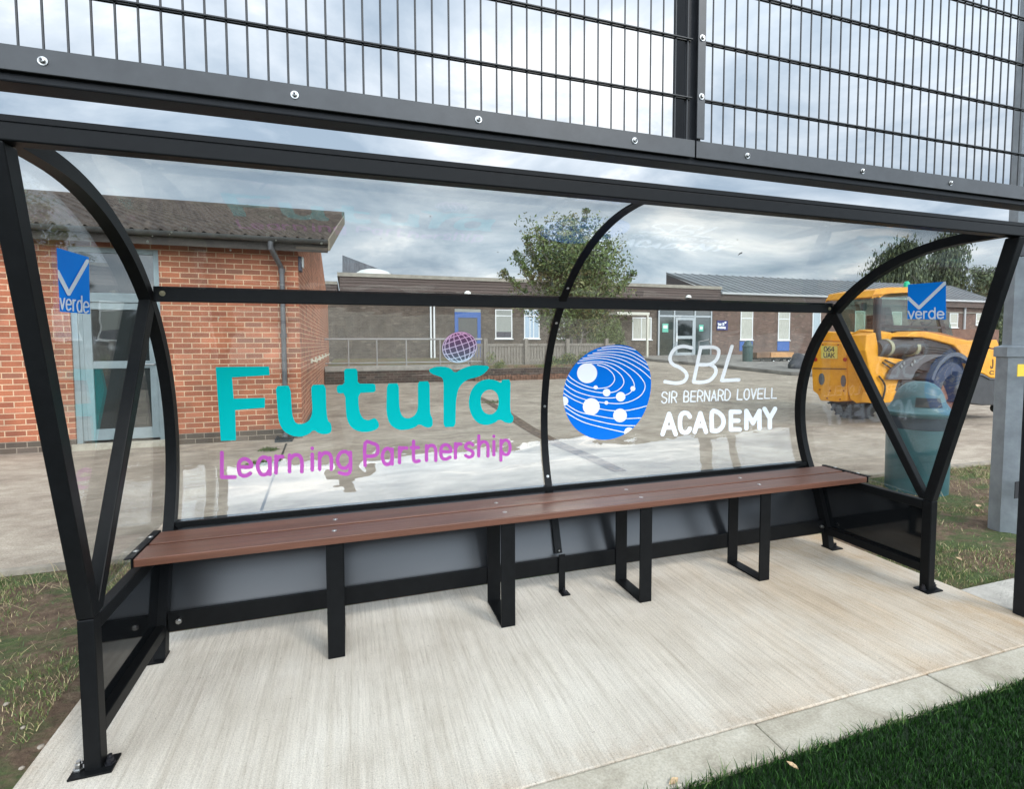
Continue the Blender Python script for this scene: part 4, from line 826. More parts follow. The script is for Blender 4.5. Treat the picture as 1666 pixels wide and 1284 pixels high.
# clerestory wedge and domed rooflight on the left
yc = YF + 3; P1, P2, P3 = PY(557, 415, yc), PY(557, 452, yc), PY(655, 452, yc)
MB().prism([P1, P2, P3], (0, 2.5, 0)).build('clerestory_wedge', mat('lead_cladding', (.085, .09, .10), .6, var=.4, vs=3, stretch=(3, 1, .5)), sb)
bm_ = MB(); c_ = PY(608, 449, YF + 2); bm_.lathe((c_.x, c_.y, c_.z), [(.95, 0), (.9, .12), (.72, .24), (.4, .33), (0.01, .36)], 24); bm_.build('domed_rooflight', mat('rooflight_white', (.62, .62, .58), .4), sb, smooth=True)
FRW = WHITEP; CUR = mat('curtain_cream', (.42, .41, .35), .9, var=.25, vs=7, stretch=(9, 1, .3)); BLUEP = mat('blue_paint', (.03, .10, .32), .5)
def window(u0, u1, v0, v1, fm, transom=None, mull=None, blind=None, t=.055, blueleft=False):
    x0, x1 = Fx(u0, v1), Fx(u1, v1); um = (u0 + u1) / 2; z0, z1 = Fz(um, v1), Fz(um, v0); y = YF - .03; mb = MB()
    mb.box((x0, y, z0), (x0 + t, YF - .002, z1)).box((x1 - t, y, z0), (x1, YF - .002, z1)).box((x0 + t, y + .001, z1 - t), (x1 - t, YF - .002, z1 - .001)).box((x0 + t, y + .001, z0), (x1 - t, YF - .002, z0 + t))
    if transom is not None: zt_ = Fz(um, transom); mb.box((x0 + t, y + .001, zt_ - t * .45), (x1 - t, YF - .002, zt_ + t * .45))
    if mull is not None:
        for q in mull: xm = Fx(q, v1); mb.box((xm - t * .4, y + .002, z0 + t), (xm + t * .4, YF - .002, z1 - t))
    w_ = mb.build('window', fm, sb)
    MB().box((x0 + t, YF - .008, z0 + t), (x1 - t, YF - .004, z1 - t)).build('pane', blind if blind else DARKGL, w_)
    MB().box((x0 - .05, YF - .09, z0 - .05), (x1 + .05, YF - .001, z0 - .001)).build('sill', fm, w_); return w_, x0, x1, z0, z1
BLD = mat('blind_grey', (.27, .28, .25), .5)
w_, a, b, c, d = window(805.7, 833.3, 503.6, 551, FRW, transom=514, blind=BLD); MB().box((a + .06, YF - .012, c + .06), (b - .06, YF - .0085, c + .36)).build('lower_dark_pane', mat('pane_dark', (.05, .045, .06), .2), w_)
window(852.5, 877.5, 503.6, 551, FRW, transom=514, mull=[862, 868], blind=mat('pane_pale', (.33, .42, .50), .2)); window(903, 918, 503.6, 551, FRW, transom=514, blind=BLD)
window(1028.3, 1059.4, 516.4, 552.5, FRW, mull=[1043], blind=CUR)
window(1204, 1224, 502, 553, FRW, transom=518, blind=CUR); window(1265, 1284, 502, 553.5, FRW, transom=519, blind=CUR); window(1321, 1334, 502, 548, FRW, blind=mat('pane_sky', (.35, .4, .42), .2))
window(1544, 1557.5, 509.5, 533, FRW, transom=526, blind=CUR); window(1587, 1599, 510, 529, FRW, transom=523, blind=CUR)
window(1390, 1406, 506, 545, FRW, blind=CUR); window(1450, 1466, 507, 540, FRW, blind=CUR)
for u0, u1, v0, v1 in ((1264.4, 1283.6, 555.5, 571), (1203, 1224, 555.5, 571)): MB().box((Fx(u0), YF - .03, Fz(u0, v1)), (Fx(u1), YF - .001, Fz(u0, v0))).build('blue_panel', BLUEP, sb)
x0, x1 = Fx(740), Fx(782); mb = MB().box((x0, YF - .05, Fz(760, 586)), (x0 + .18, YF - .001, Fz(760, 508))).box((x1 - .18, YF - .05, Fz(760, 586)), (x1, YF - .001, Fz(760, 508))).box((x0 + .18, YF - .049, Fz(760, 517)), (x1 - .18, YF - .001, Fz(760, 508)))
bd = mb.build('blue_door', BLUEP, sb); MB().box((x0 + .18, YF - .02, Fz(760, 555)), (x1 - .18, YF - .002, Fz(760, 517))).build('pane', mat('door_pane', (.10, .10, .095), .3), bd); MB().box((x0 + .18, YF - .03, Fz(760, 586)), (x1 - .18, YF - .002, Fz(760, 555))).build('lower_panel', BLUEP, bd)
MB().box((x0, YF - .04, Fz(760, 508) + .002), (x1, YF - .001, Fz(760, 503))).build('transom_pane', BLD, bd)
for u in (701, 706.5): x = Fx(u); MB().tube([(x, YF - .08, Fz(u, 590)), (x, YF - .08, Fz(u, 486))], .045, 8).build('downpipe', WHITEP, sb)
MB().tube([(Fx(1565.5), YF - .08, Fz(1565, 545)), (Fx(1565.5), YF - .08, Fz(1565, 488))], .08, 8).build('downpipe', mat('pale_gutter', (.42, .42, .41), .5), sb)
x = Fx(1540); MB().box((x - 3.2, YF - .06, Fz(1540, 509)), (xR_, YF - .001, Fz(1540, 507.5))).build('string_course', FELT, sb)
for u, v in ((760.8, 478.5), (1120, 484.5)):
    p = PY(u, v, YF - .42); m_ = MB(); m_.lathe((p.x, p.y, p.z), [(.17, 0), (.165, .06), (.12, .13), (.05, .165), (.005, .17)], 16); l_ = m_.build('bulkhead_light', mat('opal_light', (.85, .85, .78), .4), sb, smooth=True)
# entrance screen
es = MB(); ut = [1071.5, 1096.5, 1130, 1156.5]
for u in ut: x = Fx(u); es.box((x - .05, YF - .02, GZ), (x + .05, YF + .08, Fz(1110, 486)))
zt_ = Fz(1110, 514.5); es.box((Fx(ut[0]) - .04, YF - .015, zt_ - .05), (Fx(ut[3]) + .04, YF + .075, zt_ + .05))
z_ = Fz(1110, 580); es.box((Fx(ut[0]) - .1, YF - .1, z_ - .03), (Fx(ut[3]) + .04, YF + .075, z_ + .05))
en = es.build('entrance_screen', mat('aluminium_frame', (.38, .40, .40), .4, .4), sb)
MB().box((Fx(ut[0]), YF + .02, GZ), (Fx(ut[3]), YF + .03, Fz(1110, 486))).build('entrance_glazing', glass_dark('entrance_glass', (.035, .045, .04), .06), en)
x0, x1 = Fx(1098), Fx(1128.5); zm = Fz(1110, 549); z1 = Fz(1110, 517)
dm = MB().box((x0, YF - .06, z_ + .06), (x0 + .14, YF - .021, z1)).box((x1 - .14, YF - .06, z_ + .06), (x1, YF - .021, z1)).box((x0 + .14, YF - .059, z1 - .14), (x1 - .14, YF - .022, z1)).box((x0 + .14, YF - .059, zm - .09), (x1 - .14, YF - .022, zm + .09)).box((x0 + .14, YF - .059, z_ + .06), (x1 - .14, YF - .022, z_ + .24))
dd = dm.build('entrance_door', mat('aluminium_frame', (.38, .40, .40), .4, .4), sb); MB().box((x0 + .03, YF - .10, zm - .25), (x0 + .10, YF - .061, zm + .25)).build('door_handle', WHITEP, dd); MB().box((x0 + .15, YF - .04, zm + .1), (x1 - .15, YF - .03, z1 - .15)).build('pane', DARKGL, dd)
GP = mat('green_poster', (.10, .42, .30), .5)
for u0, u1, v0, v1 in ((1077.5, 1087, 526.5, 540.5), (1137, 1144, 528.5, 539)): q = MB().box((Fx(u0), YF + .005, Fz(u0, v1)), (Fx(u1), YF + .018, Fz(u0, v0))).build('poster', GP, en); MB().box((Fx(u0) + .06, YF + .001, Fz(u0, v0) - .28), (Fx(u1) - .06, YF + .0045, Fz(u0, v0) - .10)).build('poster_text_block', WHITEP, q)
SG = MB().box((Fx(1165.3), YF - .05, Fz(1174, 537.2)), (Fx(1182.6), YF - .002, Fz(1174, 521.6))).build('wall_sign', mat('sign_navy', (.02, .02, .13), .4), sb)
def onYF(P): d = rays(P); return CO + d * ((YF - .056 - CO[1]) / d[:, 1])[:, None]
decal('sign_lettering', text_line('Year 10', 1168, 1178, 529.4, 529.4, 4.0, 4.0, .75) + text_line('Academy', 1167.8, 1180.5, 534.3, 534.5, 3.8, 3.8, .7) + [('dot', (1180.3, 524.8), 1.5)], (1165, 520, 1184, 538), .2, onYF, WHV, SG)
# porch canopy and post, ramp rails at the entrance
pc = thing('porch_canopy', 'small pale canopy beam on one thin post beside the entrance', 'canopy', (Fx(1052), YF - 1.2, GZ)); yp = YF - 1.3
mb = MB().box((PY(1002, 510, yp).x, yp - .05, PY(1030, 512.5, yp).z), (PY(1056, 510, yp).x, YF - .36, PY(1030, 508, yp).z)); mb.build('beam', mat('cream_paint', (.55, .52, .43), .6), pc)
q = PY(1052.7, 587, yp); MB().box((q.x - .05, yp - .05, terr(yp) - .05), (q.x + .05, yp + .05, PY(1030, 512.6, yp).z)).build('post', mat('cream_paint', (.55, .52, .43), .6), pc)
yd = YF - 1.1; er = thing('entrance_handrail', 'short curved metal handrail right of the glazed entrance', 'railing', (PY(1150, 570, yd).x, yd, GZ))
p0, p1, p2 = PY(1137, 583, yd), PY(1137, 556, yd), PY(1153, 554, yd); MB().tube([(p0.x, yd, terr(yd)), (p1.x, yd, p1.z), (p2.x, yd, p2.z + .05), (PY(1157, 562, yd).x, yd, PY(1157, 562, yd).z), (PY(1157, 583, yd).x, yd, terr(yd))], .03, 8).build('rail', RG, er)
# pavement along the building
yk = PG(1230, 604).y
mb = MB(); pa = [PG(1060, 588), PG(1174, 599), PG(1287, 611), PG(1420, 618)]
V = [(p.x, p.y) for p in pa] + [(pa[-1].x + 25, pa[-1].y + 2), (pa[-1].x + 25, YF - .01), (pa[0].x, YF - .01)]
mb.prism([(x, y, .02 + (terr(y) if y < 23.9 else GZ)) for x, y in V], (0, 0, .11)); struct('school_pavement', mb, mat('pavement_grey', (.22, .20, .175), .9, var=.3, vs=2))
# ================================================================== BINS, TROLLEY, COLUMN
TEALP = mat('bin_teal_plastic', (.045, .12, .13), .4, var=.18, vs=5)
def dome_bin(name, c, r, h, label, parts, m):
    t = thing(name, label, 'bin', c); x, y, z = c
    b_ = MB(); b_.lathe(c, [(r * .90, 0), (r * .93, .02), (r * .955, h * .70), (r * .955, h * .705)], 28); b_.add([(x, y, z)], []); bd_ = b_.build('body', m, t, auto=True)
    rm = MB(); rm.lathe(c, [(r * .955, h * .70), (r * 1.06, h * .71), (r * 1.07, h * .73), (r * .97, h * .745)], 28); rm.build('rim', m, t, auto=True)
    dm_ = MB(); dm_.lathe(c, [(r * .97, h * .744), (r * .86, h * .775), (r * .76, h * .82), (r * .70, h * .88), (r * .58, h * .94), (r * .40, h * .98), (r * .2, h * .997), (r * .01, h)], 28); dm_.build('domed_lid', m, t, auto=True)
    if parts:
        for a_ in (-2.2, .9):
            s_ = MB(); q = [(x + r * .87 * math.cos(a_ + k * .12), y + r * .87 * math.sin(a_ + k * .12)) for k in range(-4, 5)]
            for k in range(8): s_.add([(q[k][0] * 1.0, q[k][1], z + h * .785), (q[k + 1][0], q[k + 1][1], z + h * .785), ((q[k + 1][0] - x) * .88 + x, (q[k + 1][1] - y) * .88 + y, z + h * .865), ((q[k][0] - x) * .88 + x, (q[k][1] - y) * .88 + y, z + h * .865)], [(0, 1, 2, 3)])
            s_.build('slot', mat('slot_dark', (.01, .012, .012), .6), t)
        bd2 = MB(); bd2.lathe(c, [(r * .957, h * .585), (r * .975, h * .59), (r * .975, h * .685), (r * .957, h * .69)], 28); bd2.build('band', mat('bin_dark_band', (.015, .03, .045), .3), t, auto=True)
    return t
dome_bin('litter_bin', (6.02, 1.47, -.03), .262, 1.06, 'large teal domed litter bin on grass just behind the right shelter side', True, TEALP)
q = PG(1216, 592.3); dome_bin('litter_bin', (q.x, q.y, terr(q.y) + .11), .25, 1.05, 'distant dark green domed bin standing against the school wall under a window', False, mat('bin_green_plastic', (.035, .075, .07), .45))
# trolley
q = PG(1262, 592); yq = q.y; zq = terr(yq) + .13
tr = thing('flatbed_trolley', 'low four-wheeled trolley with brown and orange wooden deck by the school wall', 'trolley', (q.x, yq, zq))
OR = mat('orange_wood', (.50, .25, .09), .6, var=.2, vs=4); BRN = mat('brown_board', (.16, .085, .045), .7, var=.3, vs=4); TY = mat('tyre_rubber', (.018, .018, .018), .85, bump=.3, bs=40)
zz = lambda v: PY(1262, v, yq).z
xx = lambda u: PY(u, 580, yq).x
MB().box((xx(1231.5), yq, zz(582)), (xx(1253), yq + .7, zz(573.5))).build('brown_deck_box', BRN, tr, bevel=.01); MB().box((xx(1254), yq - .02, zz(581.5)), (xx(1291), yq + .7, zz(573.5))).build('orange_deck_box', OR, tr, bevel=.01)
MB().box((xx(1234), yq + .05, zz(585)), (xx(1289), yq + .65, zz(582.5))).build('chassis', FRAME, tr)
for u, m_ in ((1239.6, TY), (1258.4, WHITEP), (1272, TY), (1283, WHITEP)):
    w_ = MB(); w_.lathe((xx(u), yq - .02, zz(588.5)), [(.001, 0), (.11, 0), (.12, .02), (.12, .07), (.11, .09), (.001, .09)], 16, 'y'); ww = w_.build('wheel', TY, tr, auto=True)
    h_ = MB(); h_.lathe((xx(u), yq - .03, zz(588.5)), [(.001, 0), (.055, 0), (.06, .012)], 12, 'y'); h_.build('hub', m_, ww)
# dark covered heap at the end of the trolley
q = PG(1300, 606); mb = MB(); bm = bmesh.new(); bmesh.ops.create_icosphere(bm, subdivisions=3, radius=.5)
for v in bm.verts: v.co = Vector((v.co.x * 1.6, v.co.y * 1.0, max(v.co.z, -.25) * 1.5)) * (1 + .12 * math.sin(v.co.x * 9 + v.co.z * 7))
me = bpy.data.meshes.new('cover'); bm.to_mesh(me); bm.free(); o = link('covered_heap', me, mat('dark_tarpaulin', (.045, .045, .05), .6, var=.2, vs=4), None, True); o.scale = (.6, .6, .6); o.location = (q.x + .35, q.y + .3, terr(q.y) + .3); tag(o, 'dark grey tarpaulin-covered heap on the ground right of the trolley', 'heap')
# floodlight column
cc = (5.60, .506, 0)
fc = thing('floodlight_column', 'grey galvanised lighting column with wider door base at the right picture edge', 'lighting column', cc)
def octo(r0, z0, r1, z1, mb): mb.lathe(cc, [(r0, z0), (r1, z1)], 8); return mb
m_ = octo(.139, -.06, .137, 1.285, MB()); m_.build('door_base', GALV, fc)
MB().lathe(cc, [(.137, 1.285), (.152, 1.29), (.152, 1.36), (.108, 1.375)], 8).build('collar', GALV, fc); octo(.106, 1.376, .075, 9.0, MB()).build('shaft', GALV, fc)
a = Vector((-.8, -.6, 0)).normalized() 
lb_c = PY(1660, 602, cc[1] - .142); MB().box((lb_c.x - .035, lb_c.y - .003, lb_c.z - .045), (lb_c.x + .045, lb_c.y - .0, lb_c.z + .04)).build('warning_label', mat('label_yellow', (.70, .48, .03), .4), fc)
c2 = PY(1657, 797, cc[1] - .142); MB().box((c2.x - .045, c2.y - .004, c2.z - .06), (c2.x + .06, c2.y, c2.z + .06)).build('door_opening', mat('opening_black', (.01, .01, .012), .7), fc)
b_ = MB().box((PY(1656, 400, cc[1] - .11).x - .03, cc[1] - .125, PY(1656, 402, cc[1] - .11).z - .06), (PY(1656, 400, cc[1] - .11).x + .08, cc[1] - .095, PY(1656, 400, cc[1] - .11).z + .06)); b_.build('bracket', mat('bracket_black', (.015, .015, .02), .5), fc)
# ================================================================== TELEHANDLER
YEL = mat('machine_yellow', (.66, .27, .010), .42, var=.10, vs=5, c2=(.76, .34, .015)); BLKM = mat('machine_black', (.035, .036, .038), .55, var=.2, vs=6); GRYM = mat('fender_grey', (.085, .088, .095), .5, var=.15, vs=5); TYR = mat('dusty_tyre', (.045, .047, .06), .85, var=.45, vs=4, bump=.4, bs=25); CABGL2 = clear('tinted_cab_sheet', (.55, .66, .60), .06, .05, .004); RIM = mat('rim_orange', (.42, .20, .09), .6, var=.2, vs=8)
O = Vector((8.85, 3.86, 0)); FW = Vector((.996, .087, 0)).normalized(); LF = Vector((-FW.y, FW.x, 0))
def T(f, l, z): p = O + FW * f + LF * l; return Vector((p.x, p.y, z))
def PT(u, v, l):       # point of the picture on the vertical plane at lateral offset l
    d = ray(u, v); n = LF; t = ((O + LF * l) - CAM).dot(n) / d.dot(n); p = CAM + d * t; return ((p - O).dot(FW), l, p.z)
th_ = thing('telehandler', 'yellow and black telehandler with glazed cab parked on the playground', 'telehandler', tuple(T(1.5, .8, 0)))
def tb(mb, f0, f1, l0, l1, z0, z1):
    vs = [T(f, l, z) for z in (z0, z1) for f, l in ((f0, l0), (f1, l0), (f1, l1), (f0, l1))]
    return mb.add(vs, [(0, 3, 2, 1), (4, 5, 6, 7), (0, 1, 5, 4), (1, 2, 6, 5), (2, 3, 7, 6), (3, 0, 4, 7)])
def pprism(pts, l0, l1): # polygon given in picture px on lateral plane l0, extruded to l1
    P = [PT(u, v, l0) for u, v in pts]; return MB().prism([T(*p) for p in P], LF * (l1 - l0))
# rear chassis: tapered tail plate with two round lamps, side boss plate
# tail lies in the plane f=0; outline given laterally from the picture
def PR(u, v, f=0):
    d = ray(u, v); n = FW; t = ((O + FW * f) - CAM).dot(n) / d.dot(n); p = CAM + d * t; return T(f, (p - O).dot(LF), p.z)
def rprism(pts, f, dep): return MB().prism([PR(u, v, f) for u, v in pts], FW * dep)
tail = rprism([(1328, 556), (1369, 557), (1377, 575), (1378, 653), (1362, 654), (1334, 652), (1330, 642), (1322, 636), (1320, 600), (1321, 575)], 0, .9).build('rear_counterweight', YEL, th_, bevel=.02)
rprism([(1332, 539), (1366, 541), (1366, 556), (1332, 555)], .08, .6).build('boom_pivot', YEL, th_, bevel=.02)
rprism([(1322.5, 598.5), (1376.5, 599.5), (1376.5, 601.5), (1322.5, 600.5)], -.012, .011).build('seam_bar', mat('seam_brown', (.20, .09, .02), .7), tail)
PLT = rprism([(1335.5, 562.5), (1362, 563.5), (1362, 584), (1335.5, 583)], -.016, .012).build('number_plate', mat('plate_yellow', (.62, .50, .10), .5), tail)
def on_tail(P): d = rays(P); n = np.array(FW); q = np.array(O + FW * -.019) - CO; return CO + d * ((q @ n) / (d @ n))[:, None]
decal('number_plate_lettering', text_line('O64', 1341, 1357, 571.6, 572.2, 7.2, 7.2, 1.35) + text_line('UAK', 1340.5, 1357.5, 581.4, 582, 7.2, 7.2, 1.35), (1335, 560, 1364, 586), .3, on_tail, mat('plate_black', (.03, .03, .02), .5), PLT)
def pocket(u, v, ru, rv): pts = [(u + ru * math.cos(a), v + rv * math.sin(a)) for a in np.linspace(0, 2 * math.pi, 20, endpoint=False)]; return rprism(pts, -.02, .019)
pocket(1336, 617, 4.2, 9.5).build('lamp_pocket', GRYM, tail); pocket(1371.5, 620, 3.8, 9.5).build('lamp_pocket', GRYM, tail)
for u, v in ((1338, 561), (1363, 561), (1333, 634), (1350, 636), (1372, 636), (1345, 648), (1366, 650)): pocket(u, v, .9, 1.1).build('tail_bolt', mat('rust_red', (.22, .05, .02), .7), tail)
pr_ = rprism([(1379, 566), (1386, 562), (1396, 585), (1410, 610), (1428, 640), (1424, 655), (1392, 656), (1383, 650), (1379, 635), (1376, 600)], .02, .8).build('rear_side_plate', YEL, th_, bevel=.02)
mb = MB().box((0, 0, 0), (.001, .001, .001))
# engine side: yellow panel under the cab, black bay, silencer, exhaust stack
rprism([(1380, 545), (1398, 536), (1425, 541), (1425, 575), (1405, 572), (1396, 562), (1386, 560)], .1, .4).build('tail_hood', YEL, th_, bevel=.01)
pprism([(1410, 545), (1425, 541), (1432, 580), (1470, 585), (1482, 590), (1462, 620), (1450, 655), (1425, 657), (1430, 640), (1414, 600), (1408, 570)], .05, .30).build('chassis_side_panel', YEL, th_, bevel=.015)
pprism([(1418, 541), (1480, 546), (1560, 556), (1560, 600), (1430, 600)], .3, .6).build('engine_bay', BLKM, th_, bevel=.01)
pprism([(1418, 540), (1480, 545), (1480, 551), (1430, 549)], .2, .32).build('cab_sill', YEL, th_)
a, b = PT(1421, 568, .12), PT(1490, 563, .12); ra = .135
m_ = MB(); m_.tube([T(*a), T(*b)], ra, 20); si = m_.build('silencer', BLKM, th_, auto=True); 
for u in (1436, 1478): p = PT(u, 566, .12); q = PT(u + 5, 565.7, .12); m_ = MB(); m_.tube([T(*p), T(*q)], ra + .008, 20); m_.build('silencer_strap', mat('strap_pale', (.28, .27, .17), .5), si, auto=True)
p, q, r = PT(1429, 560, .12), PT(1427, 540, .12), PT(1429, 486, .12); m_ = MB(); m_.tube([T(*p), T(*q), T(*r)], .05, 12); m_.build('exhaust_stack', BLKM, th_, auto=True)
# cab
cl = .75
cab = pprism([(1424, 548), (1426, 484), (1525, 478), (1540, 500), (1552, 552), (1470, 548)], cl, cl + .72).build('cab_glazing', CABGL2, th_)
pprism([(1419, 483), (1424, 472), (1445, 467.5), (1500, 467), (1522, 471), (1527, 478), (1500, 475), (1450, 477), (1438, 480), (1432, 484), (1420, 480)], cl - .06, cl + .78).build('cab_roof', YEL, cab, bevel=.012)
for pts in ([(1421, 548), (1424, 482), (1431, 482), (1429, 550)], [(1536, 555), (1520, 480), (1524, 480), (1544, 555)], [(1426, 528), (1545, 532), (1546, 535), (1426, 532)]): pprism(pts, cl - .03, cl - .004).build('cab_pillar', BLKM, cab)
def mir(u, v, ru, rv, l): pts = [(u + ru * math.cos(a), v + rv * math.sin(a)) for a in np.linspace(0, 2 * math.pi, 16, endpoint=False)]; return pprism(pts, l, l + .03)
mir(1407, 499, 4.5, 7, cl + .2).build('mirror', GRYM, cab); 
p = PT(1475, 464, cl + .3); m_ = MB(); m_.lathe(T(*p), [(.05, -.06), (.05, .04), (.03, .07), (.001, .075)], 12); m_.build('beacon', mat('beacon_green', (.0, .42, .22), .3), cab, smooth=True)
for pts, l0, l1 in (([(1440, 546), (1441, 512), (1452, 511), (1455, 530), (1478, 531), (1480, 548)], cl + .2, cl + .55), ([(1440, 512), (1442, 500), (1450, 500), (1451, 511)], cl + .28, cl + .47)): pprism(pts, l0, l1).build('seat' if l0 < cl + .25 else 'headrest', mat('seat_black', (.02, .02, .022), .8), cab, bevel=.01)
m_ = MB(); a_, b2 = PT(1512, 548, cl + .38), PT(1500, 524, cl + .38); m_.tube([T(*a_), T(*b2)], .03, 8); cdir = (T(*a_) - T(*b2)).normalized(); cc2 = T(*b2); e1 = cdir.cross(Vector((0, 0, 1))).normalized(); e2 = cdir.cross(e1)
m_.tube([cc2 + (e1 * math.cos(a) + e2 * math.sin(a)) * .17 for a in np.linspace(0, 2 * math.pi, 20)], .016, 6); m_.build('steering_wheel', mat('seat_black', (.02, .02, .022), .8), cab)
pprism([(1424, 549), (1552, 553), (1552, 557), (1424, 553)], cl + .01, cl + .71).build('cab_floor', BLKM, cab)
for f_ in (.002, .70): pprism([(1424, 550), (1426, 524), (1429, 524), (1428, 550)], cl + f_, cl + f_ + .02).build('cab_pillar', BLKM, cab)
# bonnet sweeping down to the front
pprism([(1474, 548), (1482, 542), (1494, 539), (1510, 540), (1535, 545), (1560, 551), (1582, 555), (1600, 558), (1603, 580), (1592, 610), (1574, 600), (1562, 572), (1552, 562), (1520, 553), (1500, 549), (1488, 549)], -.02, .3).build('bonnet', YEL, th_, bevel=.02)
pprism([(1498, 538), (1530, 541), (1560, 549), (1588, 557), (1570, 557), (1530, 549)], .3, .8).build('boom', mat('boom_brown', (.30, .12, .03), .6), th_, bevel=.01)
pprism([(1486, 551), (1500, 550), (1520, 555), (1552, 563), (1562, 575), (1572, 602), (1560, 615), (1490, 600)], .03, .3).build('front_bay_panel', mat('bay_dark', (.022, .023, .028), .5), th_)
pprism([(1596, 577), (1603, 566), (1618, 569), (1624, 580), (1627, 616), (1612, 615), (1600, 608), (1590, 606)], -.1, .5).build('front_hood_block', YEL, th_, bevel=.015)
pprism([(1604, 556), (1613, 553), (1622, 553), (1627, 566), (1612, 568)], .2, .6).build('hydraulic_cover', YEL, th_, bevel=.01)
pprism([(1612, 566), (1640, 567), (1640, 569), (1612, 568)], .1, .15).build('hose', mat('hose_red', (.10, .02, .015), .5), th_)
pprism([(1625, 578), (1640, 578), (1642, 620), (1628, 617)], -.08, .4).build('front_guard', BLKM, th_)
bk = pprism([(1560, 604), (1592, 607), (1602, 611), (1612, 617), (1645, 618), (1650, 652), (1640, 659), (1600, 660), (1565, 655), (1556, 630)], -.12, .7).build('front_bucket', BLKM, th_, bevel=.02)
pprism([(1590, 606.5), (1601, 609.5), (1611, 615.5), (1645, 616.5), (1645, 618.5), (1611, 617.6), (1600, 611.5), (1590, 608.5)], -.14, -.121).build('bucket_edge', GRYM, bk)
for u in (1620, 1634): p = PT(u, 664, .0); m_ = MB(); c = T(*p); m_.lathe(c, [(.001, -.05), (.07, -.05), (.08, -.03), (.08, .03), (.07, .05), (.001, .05)], 14, 'y'); m_.build('castor_wheel', TY, bk, auto=True)
for k_, (pts) in enumerate(([(1436, 590), (1450, 600), (1464, 612), (1468, 640)], [(1440, 586), (1458, 594), (1476, 600), (1500, 606)], [(1430, 612), (1440, 628), (1436, 650)])):
    m_ = MB(); m_.tube([T(*PT(u, v, .02)) for u, v in spline(pts, 4)], .014, 6); m_.build('hose', mat('hose_black', (.015, .015, .016), .5), th_, smooth=True)
for u_ in (1326, 1374): pocket(u_, 585, 2.6, 3.2).build('tail_lamp', mat('lamp_red', (.35, .02, .015), .3), tail)
gr_ = MB()
for k_ in range(7): gr_.prism([T(*PT(u, v, .0)) for u, v in ((1500 + 2, 561 + k_ * 4), (1546, 566 + k_ * 4), (1546, 568 + k_ * 4), (1502, 563 + k_ * 4))], LF * .02)
gr_.build('grille', BLKM, th_)
# wheels
def wheel(c, R, w, sgn):
    n = 40; m_ = MB(); pr = [(R * .60, -w / 2), (R * .90, -w / 2), (R * .985, -w * .42), (R, -w * .3), (R, w * .3), (R * .985, w * .42), (R * .90, w / 2), (R * .60, w / 2)]
    b0 = len(m_.v)
    for r_, l in pr:
        for k in range(n): a_ = 2 * math.pi * k / n; p = c + FW * (r_ * math.cos(a_)) + LF * l; m_.v.append((p.x, p.y, c.z + r_ * math.sin(a_)))
    for i in range(len(pr) - 1):
        for k in range(n): m_.f.append((b0 + i * n + k, b0 + i * n + (k + 1) % n, b0 + (i + 1) * n + (k + 1) % n, b0 + (i + 1) * n + k)); m_.mi.append(0)
    for k in range(22):                    # lugs
        for s_ in ((-1, 1) if sgn > 0 else ()):
            a_ = 2 * math.pi * (k + .25 * s_) / 22; e1 = FW * math.cos(a_) + Vector((0, 0, math.sin(a_))); e2 = FW * -math.sin(a_) + Vector((0, 0, math.cos(a_)))
            m_.bar(c + e1 * (R + .002) + LF * (s_ * w * .03) , c + e1 * (R - .005) + LF * (s_ * w * .5) + e2 * .07, .035, .03, e1)
    ty_ = m_.build('wheel', TYR, th_, auto=True)
    h = MB(); pr = [(R * .60, sgn * w * .40), (R * .56, sgn * w * .42), (R * .54, sgn * w * .22), (R * .30, sgn * w * .10), (R * .26, sgn * w * .26), (R * .01, sgn * w * .28)]; b0 = 0
    for r_, l in pr:
        for k in range(n): a_ = 2 * math.pi * k / n; p = c + FW * (r_ * math.cos(a_)) + LF * l; h.v.append((p.x, p.y, c.z + r_ * math.sin(a_)))
    for i in range(len(pr) - 1):
        for k in range(n): h.f.append((i * n + k, i * n + (k + 1) % n, (i + 1) * n + (k + 1) % n, (i + 1) * n + k)); h.mi.append(0)
    h.build('rim', RIM, ty_, auto=True); return ty_
pw_ = PT(1534, 642, .1); RW = .53
wheel(T(pw_[0], .16, RW), RW, .38, -1); wheel(T(pw_[0] - .75, 1.1, RW), RW, .38, 1)
pf_ = pw_[0] + 2.3; wheel(T(pf_, .30, RW), RW, .36, -1) if False else None
wheel(T(pf_, 1.25, RW), RW, .36, 1)
# mudguard: arched fender over the near wheel
m_ = MB(); po, pi_ = [], []
for k in range(15): a_ = math.radians(158 - k * 9.2); po.append((a_, RW + .17)); pi_.append((a_, RW + .10))
def arc(a_, r_, l): p = T(pw_[0] + r_ * math.cos(a_), l, RW + r_ * math.sin(a_)); return p
for l in (-.06, .42):
    for (a_, r_) in po: m_.v.append(tuple(arc(a_, r_, l)))
n = len(po)
for l in (-.06, .42):
    for (a_, r_) in pi_: m_.v.append(tuple(arc(a_, r_, l)))
for k in range(n - 1): m_.f += [(k, k + 1, n + k + 1, n + k), (2 * n + k, 3 * n + k, 3 * n + k + 1, 2 * n + k + 1), (k, 2 * n + k, 2 * n + k + 1, k + 1), (n + k, n + k + 1, 3 * n + k + 1, 3 * n + k)]; m_.mi += [0] * 4
md_ = m_.build('mudguard', GRYM, th_)
pprism([(1446, 618), (1452, 603), (1466, 590), (1485, 581), (1510, 577), (1540, 578), (1520, 583), (1502, 592), (1490, 605), (1484, 618)], -.04, .02).build('mudguard_skirt', GRYM, md_, bevel=.01)
pprism([(1452, 620), (1490, 618), (1500, 655), (1462, 650)], .1, .5).build('axle_housing', BLKM, th_, bevel=.02)
